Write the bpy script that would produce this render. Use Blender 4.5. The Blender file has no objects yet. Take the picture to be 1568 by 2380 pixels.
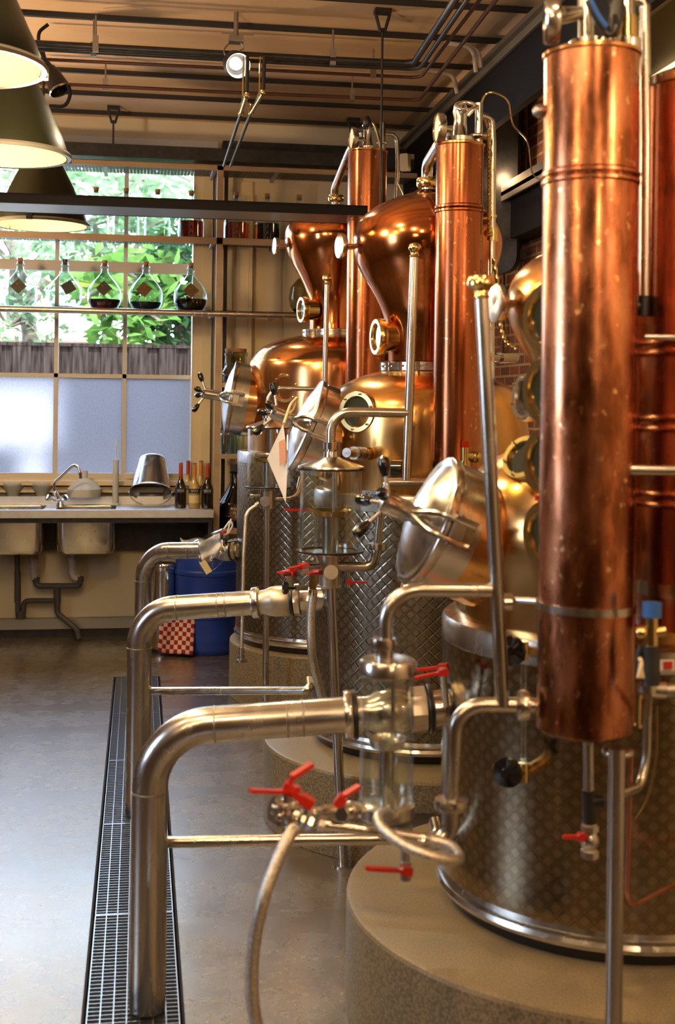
import bpy, math, random
from math import sin, cos, pi, radians, sqrt, atan2
from mathutils import Vector, Matrix, Quaternion
random.seed(7)
sc = bpy.context.scene
COL = sc.collection
V = Vector
# ------------------------------------------------------------------ camera model
F_PX, PU, PV = 2900.0, 784.0, 934.6
PSI = math.atan(459/2900.0); ROLL = 0.012; CH = 1.6
CAM = V((0, 0, CH))
FW = V((sin(PSI), cos(PSI), 0)); RT = V((cos(PSI), -sin(PSI), 0)); UP = V((0, 0, 1))
def ray(u, v):
    x = (u-PU)/F_PX; y = (PV-v)/F_PX
    xi = x*cos(ROLL) - y*sin(ROLL); yi = x*sin(ROLL) + y*cos(ROLL)
    return FW + RT*xi + UP*yi
def P(u, v, zc): return CAM + ray(u, v)*zc
def PZ(u, v, z):
    r = ray(u, v); return CAM + r*((z-CH)/r.z)
def PY(u, v, y):
    r = ray(u, v); return CAM + r*(y/r.y)
def PX(u, v, x):
    r = ray(u, v); return CAM + r*(x/r.x)
def zat(u, v, zc): return P(u, v, zc).z
def cdir(r, u, t): return (RT*r + UP*u - FW*t).normalized()   # right, up, toward the viewer's side

cam = bpy.data.cameras.new('camera'); co = bpy.data.objects.new('camera', cam); COL.objects.link(co)
co.matrix_world = Matrix.Translation(CAM) @ Matrix.Rotation(-PSI, 4, 'Z') @ Matrix.Rotation(pi/2, 4, 'X') @ Matrix.Rotation(ROLL, 4, 'Z')
cam.sensor_fit = 'VERTICAL'; cam.sensor_height = 36; cam.sensor_width = 24
cam.lens = F_PX/2380*36
cam.shift_y = -(1190-PV)/2380; cam.shift_x = 0
cam.clip_start = 0.05; cam.clip_end = 200
cam.dof.use_dof = True; cam.dof.focus_distance = 5.6; cam.dof.aperture_fstop = 4.0
sc.camera = co

# ------------------------------------------------------------------ materials
M = {}
def nt(name):
    m = bpy.data.materials.new(name); m.use_nodes = True
    n = m.node_tree; n.nodes.clear()
    out = n.nodes.new('ShaderNodeOutputMaterial')
    return m, n, out
def N(n, t, **kw):
    x = n.nodes.new(t)
    for k, v in kw.items():
        if k in x.inputs.keys() if not hasattr(x, k) else False: x.inputs[k].default_value = v
        elif hasattr(x, k): setattr(x, k, v)
    return x
def rgba(c): return (c[0], c[1], c[2], 1)
def ramp(n, fac, stops):
    r = n.nodes.new('ShaderNodeValToRGB')
    e = r.color_ramp.elements
    while len(e) > 1: e.remove(e[-1])
    e[0].position = stops[0][0]; e[0].color = rgba(stops[0][1])
    for p, c in stops[1:]:
        q = e.new(p); q.color = rgba(c)
    n.links.new(fac, r.inputs[0]); return r.outputs[0]
def coords(n, scale=(1, 1, 1), kind='Object'):
    t = n.nodes.new('ShaderNodeTexCoord'); mp = n.nodes.new('ShaderNodeMapping')
    n.links.new(t.outputs[kind], mp.inputs[0]); mp.inputs['Scale'].default_value = scale
    return mp.outputs[0]
def noise(n, vec, scale, detail=4, rough=.55):
    t = n.nodes.new('ShaderNodeTexNoise'); t.inputs['Scale'].default_value = scale
    t.inputs['Detail'].default_value = detail; t.inputs['Roughness'].default_value = rough
    n.links.new(vec, t.inputs['Vector']); return t.outputs['Fac']
def g(x): return (x, x, x)
def pmat(name, c1, rough=.5, metal=0, c2=None, nscale=6, stretch=(1, 1, 1), r2=None, bump=0, bscale=60, contrast=(.35, .65),
         bstretch=(1, 1, 1), coat=0, spec=None, trans=0, sheen=0):
    m, n, out = nt(name)
    b = n.nodes.new('ShaderNodeBsdfPrincipled'); n.links.new(b.outputs[0], out.inputs[0])
    b.inputs['Metallic'].default_value = metal; b.inputs['Roughness'].default_value = rough
    b.inputs['Base Color'].default_value = rgba(c1)
    if coat: b.inputs['Coat Weight'].default_value = coat; b.inputs['Coat Roughness'].default_value = .08
    if spec is not None: b.inputs['Specular IOR Level'].default_value = spec
    if trans: b.inputs['Transmission Weight'].default_value = trans
    if c2 is not None or r2 is not None:
        f = noise(n, coords(n, stretch), nscale)
        if c2 is not None: n.links.new(ramp(n, f, [(contrast[0], c1), (contrast[1], c2)]), b.inputs['Base Color'])
        if r2 is not None:
            f2 = noise(n, coords(n, stretch), nscale*2.3)
            n.links.new(ramp(n, f2, [(.3, g(rough)), (.7, g(r2))]), b.inputs['Roughness'])
    if bump:
        bn = n.nodes.new('ShaderNodeBump'); bn.inputs['Strength'].default_value = bump; bn.inputs['Distance'].default_value = .002
        n.links.new(noise(n, coords(n, bstretch), bscale, 3), bn.inputs['Height']); n.links.new(bn.outputs[0], b.inputs['Normal'])
    M[name] = m; return m

def copper(name, stops, stretch, nscale, r1, r2, spots=.5, bump=.05):
    m, n, out = nt(name)
    b = n.nodes.new('ShaderNodeBsdfPrincipled'); n.links.new(b.outputs[0], out.inputs[0])
    b.inputs['Metallic'].default_value = 1
    f = noise(n, coords(n, stretch), nscale, 5, .6)
    base = ramp(n, f, stops)
    sp = noise(n, coords(n, (1, 1, .8)), 55, 2, .5)           # small tarnish spots
    spr = ramp(n, sp, [(.64, g(0)), (.74, g(1))])
    mx = n.nodes.new('ShaderNodeMixRGB'); n.links.new(spr, mx.inputs[0]); n.links.new(base, mx.inputs[1])
    mx.inputs[2].default_value = (1.0, .62, .36, 1)
    mm = n.nodes.new('ShaderNodeMath'); mm.operation = 'MULTIPLY'; n.links.new(spr, mm.inputs[0]); mm.inputs[1].default_value = spots
    n.links.new(mm.outputs[0], mx.inputs[0]); n.links.new(mx.outputs[0], b.inputs['Base Color'])
    f2 = noise(n, coords(n, stretch), nscale*1.7, 4)
    n.links.new(ramp(n, f2, [(.3, g(r1)), (.7, g(r2))]), b.inputs['Roughness'])
    bn = n.nodes.new('ShaderNodeBump'); bn.inputs['Strength'].default_value = bump; bn.inputs['Distance'].default_value = .01
    n.links.new(noise(n, coords(n, (1, 1, .35)), 7, 2), bn.inputs['Height']); n.links.new(bn.outputs[0], b.inputs['Normal'])
    M[name] = m
copper('copper_kettle', [(.3, (.62, .27, .10)), (.55, (.78, .38, .16)), (.75, (.66, .33, .12))], (1, 1, .6), 4, .13, .24, .15, .04)
copper('copper_gold', [(.3, (.52, .27, .085)), (.55, (.72, .4, .14)), (.75, (.5, .26, .08))], (1, 1, .6), 4, .14, .26, .12, .04)
copper('copper_head', [(.3, (.5, .15, .05)), (.6, (.66, .24, .085)), (.8, (.5, .15, .055))], (1, 1, .5), 5, .1, .2, .15, .04)
copper('copper_column', [(.3, (.2, .06, .028)), (.5, (.37, .125, .055)), (.72, (.56, .22, .1))], (1, 1, .16), 9, .14, .3, .5, .05)
copper('copper_near', [(.36, (.17, .06, .026)), (.46, (.3, .11, .05)), (.53, (.52, .2, .1)), (.7, (.78, .36, .21))], (1, 1, .35), 11, .16, .36, .8, .06)
copper('copper_red', [(.3, (.42, .16, .1)), (.55, (.56, .25, .17)), (.75, (.68, .35, .25))], (1, 1, .25), 5, .2, .36, .2, .06)
pmat('steel', (.63, .61, .58), .16, 1, (.54, .52, .49), 12, (1, 1, 1), .28)
pmat('steel_pipe', (.58, .56, .53), .19, 1, (.49, .47, .44), 9, (1, 1, .4), .3, .04, 300)
pmat('steel_dull', (.42, .40, .37), .35, 1, (.3, .28, .26), 12, (1, 1, 1), .45)
pmat('chrome', (.82, .82, .82), .07, 1)
pmat('galvanised', (.62, .66, .72), .3, 1)
pmat('brass', (.75, .58, .26), .18, 1, (.6, .45, .2), 14)
pmat('braid', (.75, .72, .66), .35, 1, (.5, .47, .42), 220, (1, 1, 1), bump=.6, bscale=400, contrast=(.45, .55))
pmat('black_rubber', (.012, .012, .014), .35)
pmat('black_knob', (.008, .008, .01), .12, coat=.5)
pmat('black_metal', (.022, .024, .028), .42, .3, (.04, .04, .045), 20)
pmat('grey_metal', (.32, .32, .33), .4, .7)
pmat('red_lever', (.5, .02, .012), .28, coat=.4)
pmat('blue_plastic', (.012, .04, .3), .38, c2=(.018, .06, .38), nscale=3)
pmat('blue_cap', (.03, .12, .42), .4)
pmat('white_plastic', (.82, .83, .85), .35)
pmat('white_pvc', (.66, .62, .58), .4, c2=(.5, .45, .42), nscale=10)
pmat('grey_pvc', (.07, .065, .07), .5)
pmat('plaster', (.74, .66, .5), .75, c2=(.68, .59, .43), nscale=2, bump=.1, bscale=90)
pmat('plaster_right', (.62, .5, .3), .7, c2=(.56, .45, .27), nscale=2)
pmat('frame_paint', (.72, .6, .4), .45, c2=(.66, .54, .36), nscale=4)
pmat('sash_paint', (.6, .57, .55), .45)
pmat('shelf_wood', (.42, .3, .2), .45, .0, c2=(.33, .24, .16), nscale=10, stretch=(.3, 1, 1))
pmat('ceiling_boards', (.72, .54, .36), .6, c2=(.62, .44, .28), nscale=1.6, bump=.1, bscale=50)
pmat('ceiling_joist', (.02, .02, .022), .5, .0)
pmat('bulkhead_black', (.010, .009, .010), .7, spec=.15)
pmat('flange_grey', (.16, .15, .13), .5)
pmat('wall_dim', (.16, .11, .07), .7, c2=(.1, .07, .05), nscale=1.5)
pmat('pipe_brown', (.09, .035, .025), .35, .2)
pmat('plinth', (.25, .195, .115), .4, c2=(.18, .14, .08), nscale=160, contrast=(.4, .6), bump=.12, bscale=300)
pmat('plinth_side', (.25, .2, .12), .5, c2=(.13, .1, .06), nscale=130, contrast=(.42, .58), bump=.25, bscale=220)
pmat('cork', (.3, .12, .05), .8, c2=(.42, .2, .09), nscale=60)
pmat('steel_worktop', (.8, .82, .86), .34, 1, (.72, .74, .78), 20, (1, 1, 1), .42)
pmat('paper', (.74, .74, .76), .6, c2=(.66, .66, .68), nscale=12)
pmat('paper_pink', (.62, .3, .2), .6)
pmat('paper_yellow', (.72, .6, .3), .6)
pmat('label_dark', (.03, .022, .016), .5, c2=(.5, .42, .3), nscale=60, contrast=(.62, .68), stretch=(1, 1, 2))
pmat('label_brown', (.1, .045, .02), .5, c2=(.6, .42, .22), nscale=60, contrast=(.62, .68), stretch=(1, 1, 2))
pmat('label_cream', (.7, .6, .4), .5)
pmat('label_navy', (.02, .025, .07), .4)
pmat('ink', (.01, .01, .01), .5)
pmat('chalk', (.8, .76, .66), .6)
pmat('bottle_black', (.012, .008, .006), .08, coat=.5)
pmat('bottle_amber', (.5, .36, .1), .1, c2=(.42, .3, .08), nscale=10, coat=.5)
pmat('foil_red', (.6, .08, .03), .3, .4)
pmat('foil_orange', (.75, .3, .03), .3, .4)
pmat('lamp_shade', (.011, .014, .007), .4, .0, coat=.08, spec=.3)
pmat('lamp_inside', (.72, .68, .26), .5)
pmat('rim_grey', (.25, .26, .25), .35, .5)
pmat('sight_dark', (.03, .035, .02), .05, coat=1)
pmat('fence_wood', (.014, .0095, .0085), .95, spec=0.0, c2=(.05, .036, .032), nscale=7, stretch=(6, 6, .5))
pmat('bark', (.07, .05, .035), .8, c2=(.13, .1, .07), nscale=20)
pmat('grass', (.04, .055, .03), .8, c2=(.07, .09, .05), nscale=30)
pmat('roof_tile', (.55, .22, .16), .7, c2=(.7, .35, .27), nscale=40, stretch=(1, 1, 6))
pmat('white_wall', (.88, .88, .88), .7)
pmat('dial', (.85, .8, .6), .3)

def leafmat(name, a, b):
    m, n, out = nt(name)
    d = n.nodes.new('ShaderNodeBsdfDiffuse'); t = n.nodes.new('ShaderNodeBsdfTranslucent'); mx = n.nodes.new('ShaderNodeMixShader')
    c = ramp(n, noise(n, coords(n), 3.5, 2), [(.35, a), (.65, b)])
    n.links.new(c, d.inputs[0]); n.links.new(c, t.inputs[0]); mx.inputs[0].default_value = .45
    n.links.new(d.outputs[0], mx.inputs[1]); n.links.new(t.outputs[0], mx.inputs[2]); n.links.new(mx.outputs[0], out.inputs[0]); M[name] = m
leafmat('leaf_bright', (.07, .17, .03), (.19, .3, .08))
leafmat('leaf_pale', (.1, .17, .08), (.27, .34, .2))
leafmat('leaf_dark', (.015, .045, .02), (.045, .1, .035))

def math_(n, op, a, b=None):
    x = n.nodes.new('ShaderNodeMath'); x.operation = op
    for i, q in enumerate((a, b)):
        if q is None: continue
        if isinstance(q, (int, float)): x.inputs[i].default_value = q
        else: n.links.new(q, x.inputs[i])
    return x.outputs[0]
def glassmat(name, tint=(.95, .98, .97), refl=.06, rough=0.0, edge=1.45):
    m, n, out = nt(name)
    t = n.nodes.new('ShaderNodeBsdfTransparent'); t.inputs[0].default_value = rgba(tint)
    s = n.nodes.new('ShaderNodeBsdfGlossy'); s.inputs[0].default_value = (1, 1, 1, 1); s.inputs['Roughness'].default_value = rough
    lw = n.nodes.new('ShaderNodeLayerWeight'); lw.inputs[0].default_value = .5
    pw = math_(n, 'POWER', lw.outputs['Facing'], 4.0); k_ = math_(n, 'MINIMUM', math_(n, 'ADD', math_(n, 'MULTIPLY', pw, .75*(edge-1)/.5), .05+max(0, edge-1.5)*.5), .95)
    mx = n.nodes.new('ShaderNodeMixShader')
    n.links.new(k_, mx.inputs[0]); n.links.new(t.outputs[0], mx.inputs[1]); n.links.new(s.outputs[0], mx.inputs[2])
    n.links.new(mx.outputs[0], out.inputs[0]); M[name] = m
leafmat('translucent_plastic', (.8, .82, .85), (.88, .9, .93))
glassmat('glass', edge=1.6)
glassmat('glass_window', (.93, .96, .97), edge=1.25)
glassmat('glass_bottle', (.8, .88, .86), edge=1.5)
glassmat('glass_olive', (.5, .48, .3), edge=1.5)
glassmat('glass_dark', (.03, .05, .06), edge=1.5)
glassmat('plastic_bag', (.86, .88, .92), .1, .15, 1.4)
def liquid(name, c):
    glassmat(name, c, edge=1.35)
liquid('liq_red', (.5, .03, .02)); liquid('liq_darkred', (.16, .012, .014)); liquid('liq_amber', (.9, .3, .03))
liquid('liq_black', (.008, .006, .006)); liquid('liq_teal', (.012, .03, .035)); liquid('liq_clear', (.8, .9, .8))

def frosted(name, tint):
    m, n, out = nt(name)
    t = n.nodes.new('ShaderNodeBsdfRefraction'); t.inputs['IOR'].default_value = 1.12
    t.inputs['Roughness'].default_value = .55
    tr = n.nodes.new('ShaderNodeBsdfTranslucent')
    d = n.nodes.new('ShaderNodeBsdfPrincipled'); d.inputs['Roughness'].default_value = .5
    c = ramp(n, noise(n, coords(n, (1, 1, .6)), 90, 4, .7), [(.3, tuple(x*.8 for x in tint)), (.7, tint)])
    for x in (t, tr): n.links.new(c, x.inputs[0])
    d.inputs['Base Color'].default_value = (.4, .42, .5, 1)
    mx = n.nodes.new('ShaderNodeMixShader'); mx.inputs[0].default_value = .22
    n.links.new(t.outputs[0], mx.inputs[1]); n.links.new(tr.outputs[0], mx.inputs[2])
    mx2 = n.nodes.new('ShaderNodeMixShader'); mx2.inputs[0].default_value = .12
    n.links.new(mx.outputs[0], mx2.inputs[1]); n.links.new(d.outputs[0], mx2.inputs[2])
    n.links.new(mx2.outputs[0], out.inputs[0]); M[name] = m
frosted('frosted', (.7, .71, .79))
frosted('frosted_plastic', (.85, .88, .9))

def emit(name, c, s):
    m, n, out = nt(name); e = n.nodes.new('ShaderNodeEmission'); e.inputs[0].default_value = rgba(c); e.inputs[1].default_value = s
    n.links.new(e.outputs[0], out.inputs[0]); M[name] = m
emit('bulb', (1, .9, .5), 9); emit('spot_lens', (1, .9, .7), 60); emit('strip_light', (1, .8, .42), 2)

def brick():
    m, n, out = nt('brick'); b = n.nodes.new('ShaderNodeBsdfPrincipled'); n.links.new(b.outputs[0], out.inputs[0])
    t = n.nodes.new('ShaderNodeTexCoord'); sp = n.nodes.new('ShaderNodeSeparateXYZ'); cb = n.nodes.new('ShaderNodeCombineXYZ')
    n.links.new(t.outputs['Object'], sp.inputs[0]); n.links.new(sp.outputs[1], cb.inputs[0]); n.links.new(sp.outputs[2], cb.inputs[1])
    k = n.nodes.new('ShaderNodeTexBrick'); n.links.new(cb.outputs[0], k.inputs['Vector'])
    k.inputs['Color1'].default_value = (.24, .085, .05, 1); k.inputs['Color2'].default_value = (.13, .05, .035, 1)
    k.inputs['Mortar'].default_value = (.36, .26, .17, 1); k.inputs['Scale'].default_value = 1
    k.inputs['Brick Width'].default_value = .21; k.inputs['Row Height'].default_value = .066; k.inputs['Mortar Size'].default_value = .008
    n.links.new(k.outputs['Color'], b.inputs['Base Color']); b.inputs['Roughness'].default_value = .8
    bn = n.nodes.new('ShaderNodeBump'); bn.invert = True; bn.inputs['Strength'].default_value = .6; bn.inputs['Distance'].default_value = .01
    n.links.new(k.outputs['Fac'], bn.inputs['Height']); n.links.new(bn.outputs[0], b.inputs['Normal']); M['brick'] = m
brick()

def scaled_steel(name, cols, bs, rr):
    # circle-polished sheet: staggered round polishing marks, on the lathe's UV (arc length, height) in metres
    m, n, out = nt(name); b = n.nodes.new('ShaderNodeBsdfPrincipled'); n.links.new(b.outputs[0], out.inputs[0])
    uv = n.nodes.new('ShaderNodeTexCoord'); sp = n.nodes.new('ShaderNodeSeparateXYZ'); n.links.new(uv.outputs['UV'], sp.inputs[0])
    u, v = sp.outputs[0], sp.outputs[1]; a = .044; h = .021
    best = None; ds = []
    for k in (0, 1):           # two staggered sets of discs; the lower one lies on top
        uu = math_(n, 'ADD', math_(n, 'DIVIDE', u, a), .5*k); vv = math_(n, 'ADD', math_(n, 'DIVIDE', v, h*2), .5*k)
        du = math_(n, 'SUBTRACT', math_(n, 'FRACT', uu), .5); dv = math_(n, 'SUBTRACT', math_(n, 'FRACT', vv), .5)
        d = math_(n, 'SQRT', math_(n, 'ADD', math_(n, 'POWER', math_(n, 'MULTIPLY', du, 2), 2), math_(n, 'POWER', math_(n, 'MULTIPLY', dv, 2.0), 2)))
        ds.append(d)
    best = math_(n, 'MINIMUM', math_(n, 'ABSOLUTE', math_(n, 'SUBTRACT', ds[0], ds[1])), 1.0)
    big = noise(n, coords(n, (1, 1, .5)), 5, 3)
    n.links.new(ramp(n, best, list(zip((0, .1, .22, .8), (cols[3], cols[2], cols[2], cols[0])))), b.inputs['Base Color'])
    b.inputs['Metallic'].default_value = 1
    n.links.new(ramp(n, best, [(0, g(rr[1])), (.7, g(rr[0]))]), b.inputs['Roughness'])
    bn = n.nodes.new('ShaderNodeBump'); bn.inputs['Strength'].default_value = bs; bn.inputs['Distance'].default_value = .004
    n.links.new(math_(n, 'MINIMUM', best, .35), bn.inputs['Height']); n.links.new(bn.outputs[0], b.inputs['Normal']); M[name] = m
scaled_steel('scaled_steel', ((.36, .32, .25), (.3, .26, .2), (.25, .215, .16), (.5, .45, .35)), .5, (.32, .2))
scaled_steel('scaled_steel_fine', ((.42, .34, .23), (.37, .3, .2), (.27, .215, .14), (.46, .38, .26)), .05, (.2, .15))

def floormat():
    m, n, out = nt('concrete_floor'); b = n.nodes.new('ShaderNodeBsdfPrincipled'); n.links.new(b.outputs[0], out.inputs[0])
    c = coords(n); f = noise(n, c, 1.3, 6, .65); fine = noise(n, c, 170, 3, .7); mid = noise(n, c, 9, 6, .7)
    base = ramp(n, f, [(.3, (.075, .057, .038)), (.55, (.12, .092, .062)), (.75, (.09, .07, .048))])
    mx = n.nodes.new('ShaderNodeMixRGB'); mx.blend_type = 'MULTIPLY'; mx.inputs[0].default_value = .5
    n.links.new(base, mx.inputs[1]); n.links.new(ramp(n, mid, [(.3, g(.6)), (.6, g(1.0))]), mx.inputs[2]); n.links.new(mx.outputs[0], b.inputs['Base Color'])
    # long damp streaks across the floor
    wv = noise(n, coords(n, (.22, 2.4, 1)), 1.6, 5, .6)
    r1 = ramp(n, wv, [(.36, g(.1)), (.5, g(.22))])
    r2 = ramp(n, mid, [(.35, g(.0)), (.7, g(.14))])
    ad = n.nodes.new('ShaderNodeMixRGB'); ad.blend_type = 'ADD'; ad.inputs[0].default_value = 1
    n.links.new(r1, ad.inputs[1]); n.links.new(r2, ad.inputs[2]); n.links.new(ad.outputs[0], b.inputs['Roughness'])
    b.inputs['IOR'].default_value = 2.3; b.inputs['Specular IOR Level'].default_value = .5; b.inputs['Coat Weight'].default_value = .8; b.inputs['Coat Roughness'].default_value = .22
    bn = n.nodes.new('ShaderNodeBump'); bn.inputs['Strength'].default_value = .5; bn.inputs['Distance'].default_value = .003
    n.links.new(fine, bn.inputs['Height']); n.links.new(bn.outputs[0], b.inputs['Normal']); M['concrete_floor'] = m
floormat()

def checked():
    m, n, out = nt('checked_cloth'); b = n.nodes.new('ShaderNodeBsdfPrincipled'); n.links.new(b.outputs[0], out.inputs[0])
    uv = n.nodes.new('ShaderNodeTexCoord'); k = n.nodes.new('ShaderNodeTexChecker'); n.links.new(uv.outputs['UV'], k.inputs[0])
    k.inputs['Color1'].default_value = (.3, .012, .012, 1); k.inputs['Color2'].default_value = (.7, .5, .45, 1); k.inputs['Scale'].default_value = 1
    n.links.new(k.outputs[0], b.inputs['Base Color']); b.inputs['Roughness'].default_value = .9; M['checked_cloth'] = m
checked()
def perforated():
    m, n, out = nt('perforated'); b = n.nodes.new('ShaderNodeBsdfPrincipled'); b.inputs['Base Color'].default_value = (.05, .055, .065, 1)
    b.inputs['Metallic'].default_value = .6; b.inputs['Roughness'].default_value = .45
    c = coords(n, (45, 45, 1)); sp = n.nodes.new('ShaderNodeSeparateXYZ'); n.links.new(c, sp.inputs[0])
    du = math_(n, 'SUBTRACT', math_(n, 'FRACT', sp.outputs[0]), .5); dv = math_(n, 'SUBTRACT', math_(n, 'FRACT', sp.outputs[1]), .5)
    d = math_(n, 'SQRT', math_(n, 'ADD', math_(n, 'POWER', du, 2), math_(n, 'POWER', dv, 2)))
    t = n.nodes.new('ShaderNodeBsdfTransparent'); mx = n.nodes.new('ShaderNodeMixShader')
    n.links.new(math_(n, 'LESS_THAN', d, .27), mx.inputs[0]); n.links.new(b.outputs[0], mx.inputs[1]); n.links.new(t.outputs[0], mx.inputs[2])
    n.links.new(mx.outputs[0], out.inputs[0]); M['perforated'] = m
perforated()

# ------------------------------------------------------------------ mesh builder
WL = {}
def axm(o, d, upv=(0, 0, 1)):
    """matrix with local z along d, local y as near upv as possible"""
    z = V(d).normalized(); u = V(upv)
    if abs(z.dot(u.normalized())) > .98: u = V((0, 1, 0))
    x = u.cross(z).normalized(); y = z.cross(x)
    m = Matrix((x, y, z)).transposed().to_4x4(); m.translation = V(o); return m
def fillet(pts, r, n=8):
    pts = [V(p) for p in pts]; out = [pts[0]]
    for i in range(1, len(pts)-1):
        a, b, c = pts[i-1], pts[i], pts[i+1]
        d1 = (a-b); d2 = (c-b); l1, l2 = d1.length, d2.length; d1.normalize(); d2.normalize()
        ang = d1.angle(d2)
        if ang > pi-.02: out.append(b); continue
        t = min(r/math.tan(ang/2), l1*.49, l2*.49); rr = t*math.tan(ang/2)
        p1 = b+d1*t; p2 = b+d2*t; cen = b + (d1+d2).normalized()*(rr/sin(ang/2))
        e1 = p1-cen; e2 = p2-cen; tot = e1.angle(e2)
        for k in range(n+1):
            s = k/n; out.append(cen + (e1*sin((1-s)*tot) + e2*sin(s*tot))/sin(tot))
    out.append(pts[-1]); return out
def spline(pts, n=8):
    pts = [V(p) for p in pts]; q = [pts[0]*2-pts[1]] + pts + [pts[-1]*2-pts[-2]]; out = []
    for i in range(1, len(q)-2):
        a, b, c, d = q[i-1], q[i], q[i+1], q[i+2]
        for k in range(n):
            t = k/n; out.append(.5*((2*b) + (c-a)*t + (2*a-5*b+4*c-d)*t*t + (3*b-a-3*c+d)*t**3))
    out.append(pts[-1]); return out
class MB:
    def __init__(s): s.v = []; s.f = []; s.uv = {}; s.mi = []; s.cur = 0; s.mats = []
    def face(s, idx, uv=None):
        if uv: s.uv[len(s.f)] = uv
        s.f.append(idx); s.mi.append(s.cur)
    def use(s, i): s.cur = i; return s
    def lathe(s, prof, mtx=None, seg=48, a0=0, a1=2*pi, uvr=None):
        if mtx is None: mtx = Matrix.Identity(4)
        elif isinstance(mtx, Vector): mtx = Matrix.Translation(mtx)
        pr = [prof[0]]                     # holding loops so long straight runs keep their own shading
        for (r0, z0), (r1, z1) in zip(prof, prof[1:]):
            L = math.hypot(r1-r0, z1-z0)
            if L > .07 and len(prof) < 40 and min(r0, r1) > 1e-6:
                k = .004/L; pr += [(r0+(r1-r0)*k, z0+(z1-z0)*k), (r0+(r1-r0)*(1-k), z0+(z1-z0)*(1-k))]
            pr.append((r1, z1))
        prof = pr
        full = abs(a1-a0-2*pi) < 1e-6; base = len(s.v); n = len(prof); cols = seg if full else seg+1
        for j in range(cols):
            a = a0+(a1-a0)*j/seg
            for r, z in prof: s.v.append(mtx @ V((r*cos(a), r*sin(a), z)))
        R = uvr or max(p[0] for p in prof)
        for j in range(seg):
            jn = (j+1) % cols
            for i in range(n-1):
                q = [base+j*n+i, base+jn*n+i, base+jn*n+i+1, base+j*n+i+1]
                u0, u1 = R*(a0+(a1-a0)*j/seg), R*(a0+(a1-a0)*(j+1)/seg)
                uv = [(u0, prof[i][1]), (u1, prof[i][1]), (u1, prof[i+1][1]), (u0, prof[i+1][1])]
                if prof[i][0] < 1e-7: q.pop(1); uv.pop(1)
                elif prof[i+1][0] < 1e-7: q.pop(2); uv.pop(2)
                if prof[i][0] < 1e-7 and prof[i+1][0] < 1e-7: continue
                s.face(q, uv)
        return s
    def cyl(s, p0, p1, r, seg=24, r1=None, bev=0):
        p0, p1 = V(p0), V(p1); L = (p1-p0).length; r1 = r if r1 is None else r1
        b = bev
        pr = [(0, 0), (r-b, 0), (r, b), (r1, L-b), (r1-b, L), (0, L)] if b else [(0, 0), (r, 0), (r1, L), (0, L)]
        return s.lathe(pr, axm(p0, p1-p0), seg)
    def tube(s, pts, r, seg=14, cap=True, rf=None):
        pts = [V(p) for p in pts]; n = len(pts); base = len(s.v)
        t0 = (pts[1]-pts[0]).normalized(); x = t0.orthogonal().normalized(); prev = t0
        for i, p in enumerate(pts):
            t = (pts[min(i+1, n-1)]-pts[max(i-1, 0)]).normalized()
            q = prev.rotation_difference(t); x = q @ x; x = (x - t*x.dot(t)).normalized(); y = t.cross(x); prev = t
            rr = rf(i/(n-1)) if rf else r
            for k in range(seg):
                a = 2*pi*k/seg; s.v.append(p + x*(rr*cos(a)) + y*(rr*sin(a)))
        for i in range(n-1):
            for k in range(seg):
                k2 = (k+1) % seg
                s.face([base+i*seg+k, base+i*seg+k2, base+(i+1)*seg+k2, base+(i+1)*seg+k])
        if cap:
            s.face([base+k for k in range(seg)][::-1]); s.face([base+(n-1)*seg+k for k in range(seg)])
        return s
    def box(s, c, size, mtx=None, bev=0):
        c = V(c); hx, hy, hz = size[0]/2, size[1]/2, size[2]/2; T = mtx or Matrix.Identity(4)
        if not bev:
            b = len(s.v)
            for sx in (-1, 1):
                for sy in (-1, 1):
                    for sz in (-1, 1): s.v.append(T @ (c+V((sx*hx, sy*hy, sz*hz))))
            for f in ((0, 1, 3, 2), (4, 6, 7, 5), (0, 4, 5, 1), (2, 3, 7, 6), (0, 2, 6, 4), (1, 5, 7, 3)): s.face([b+i for i in f])
        else:       # rounded in local xy
            s.prism(rrect(size[0], size[1], bev), -hz, hz, T @ Matrix.Translation(c))
        return s
    def bb(s, lo, hi): return s.box([(a+b)/2 for a, b in zip(lo, hi)], [abs(b-a) for a, b in zip(lo, hi)])
    def prism(s, poly, z0, z1, mtx=None):
        T = mtx or Matrix.Identity(4); b = len(s.v); n = len(poly)
        for z in (z0, z1):
            for x, y in poly: s.v.append(T @ V((x, y, z)))
        for i in range(n): j = (i+1) % n; s.face([b+i, b+j, b+n+j, b+n+i])
        s.face([b+i for i in range(n)][::-1]); s.face([b+n+i for i in range(n)]); return s
    def quad(s, a, b, c, d, uv=None):
        k = len(s.v); s.v += [V(a), V(b), V(c), V(d)]; s.face([k, k+1, k+2, k+3], uv); return s
    def grid(s, fn, nu, nv, us=1, vs=1):
        b = len(s.v)
        for i in range(nu+1):
            for j in range(nv+1): s.v.append(V(fn(i/nu, j/nv)))
        for i in range(nu):
            for j in range(nv):
                q = [b+i*(nv+1)+j, b+(i+1)*(nv+1)+j, b+(i+1)*(nv+1)+j+1, b+i*(nv+1)+j+1]
                s.face(q, [(i/nu*us, j/nv*vs), ((i+1)/nu*us, j/nv*vs), ((i+1)/nu*us, (j+1)/nv*vs), (i/nu*us, (j+1)/nv*vs)])
        return s
    def ball(s, c, r, sc_=(1, 1, 1), mtx=None, seg=20):
        T = (mtx or Matrix.Identity(4)) @ Matrix.Translation(V(c)) @ Matrix.Diagonal((sc_[0], sc_[1], sc_[2], 1))
        return s.lathe([(r*sin(pi*k/12), -r*cos(pi*k/12)) for k in range(13)], T, seg)
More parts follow.
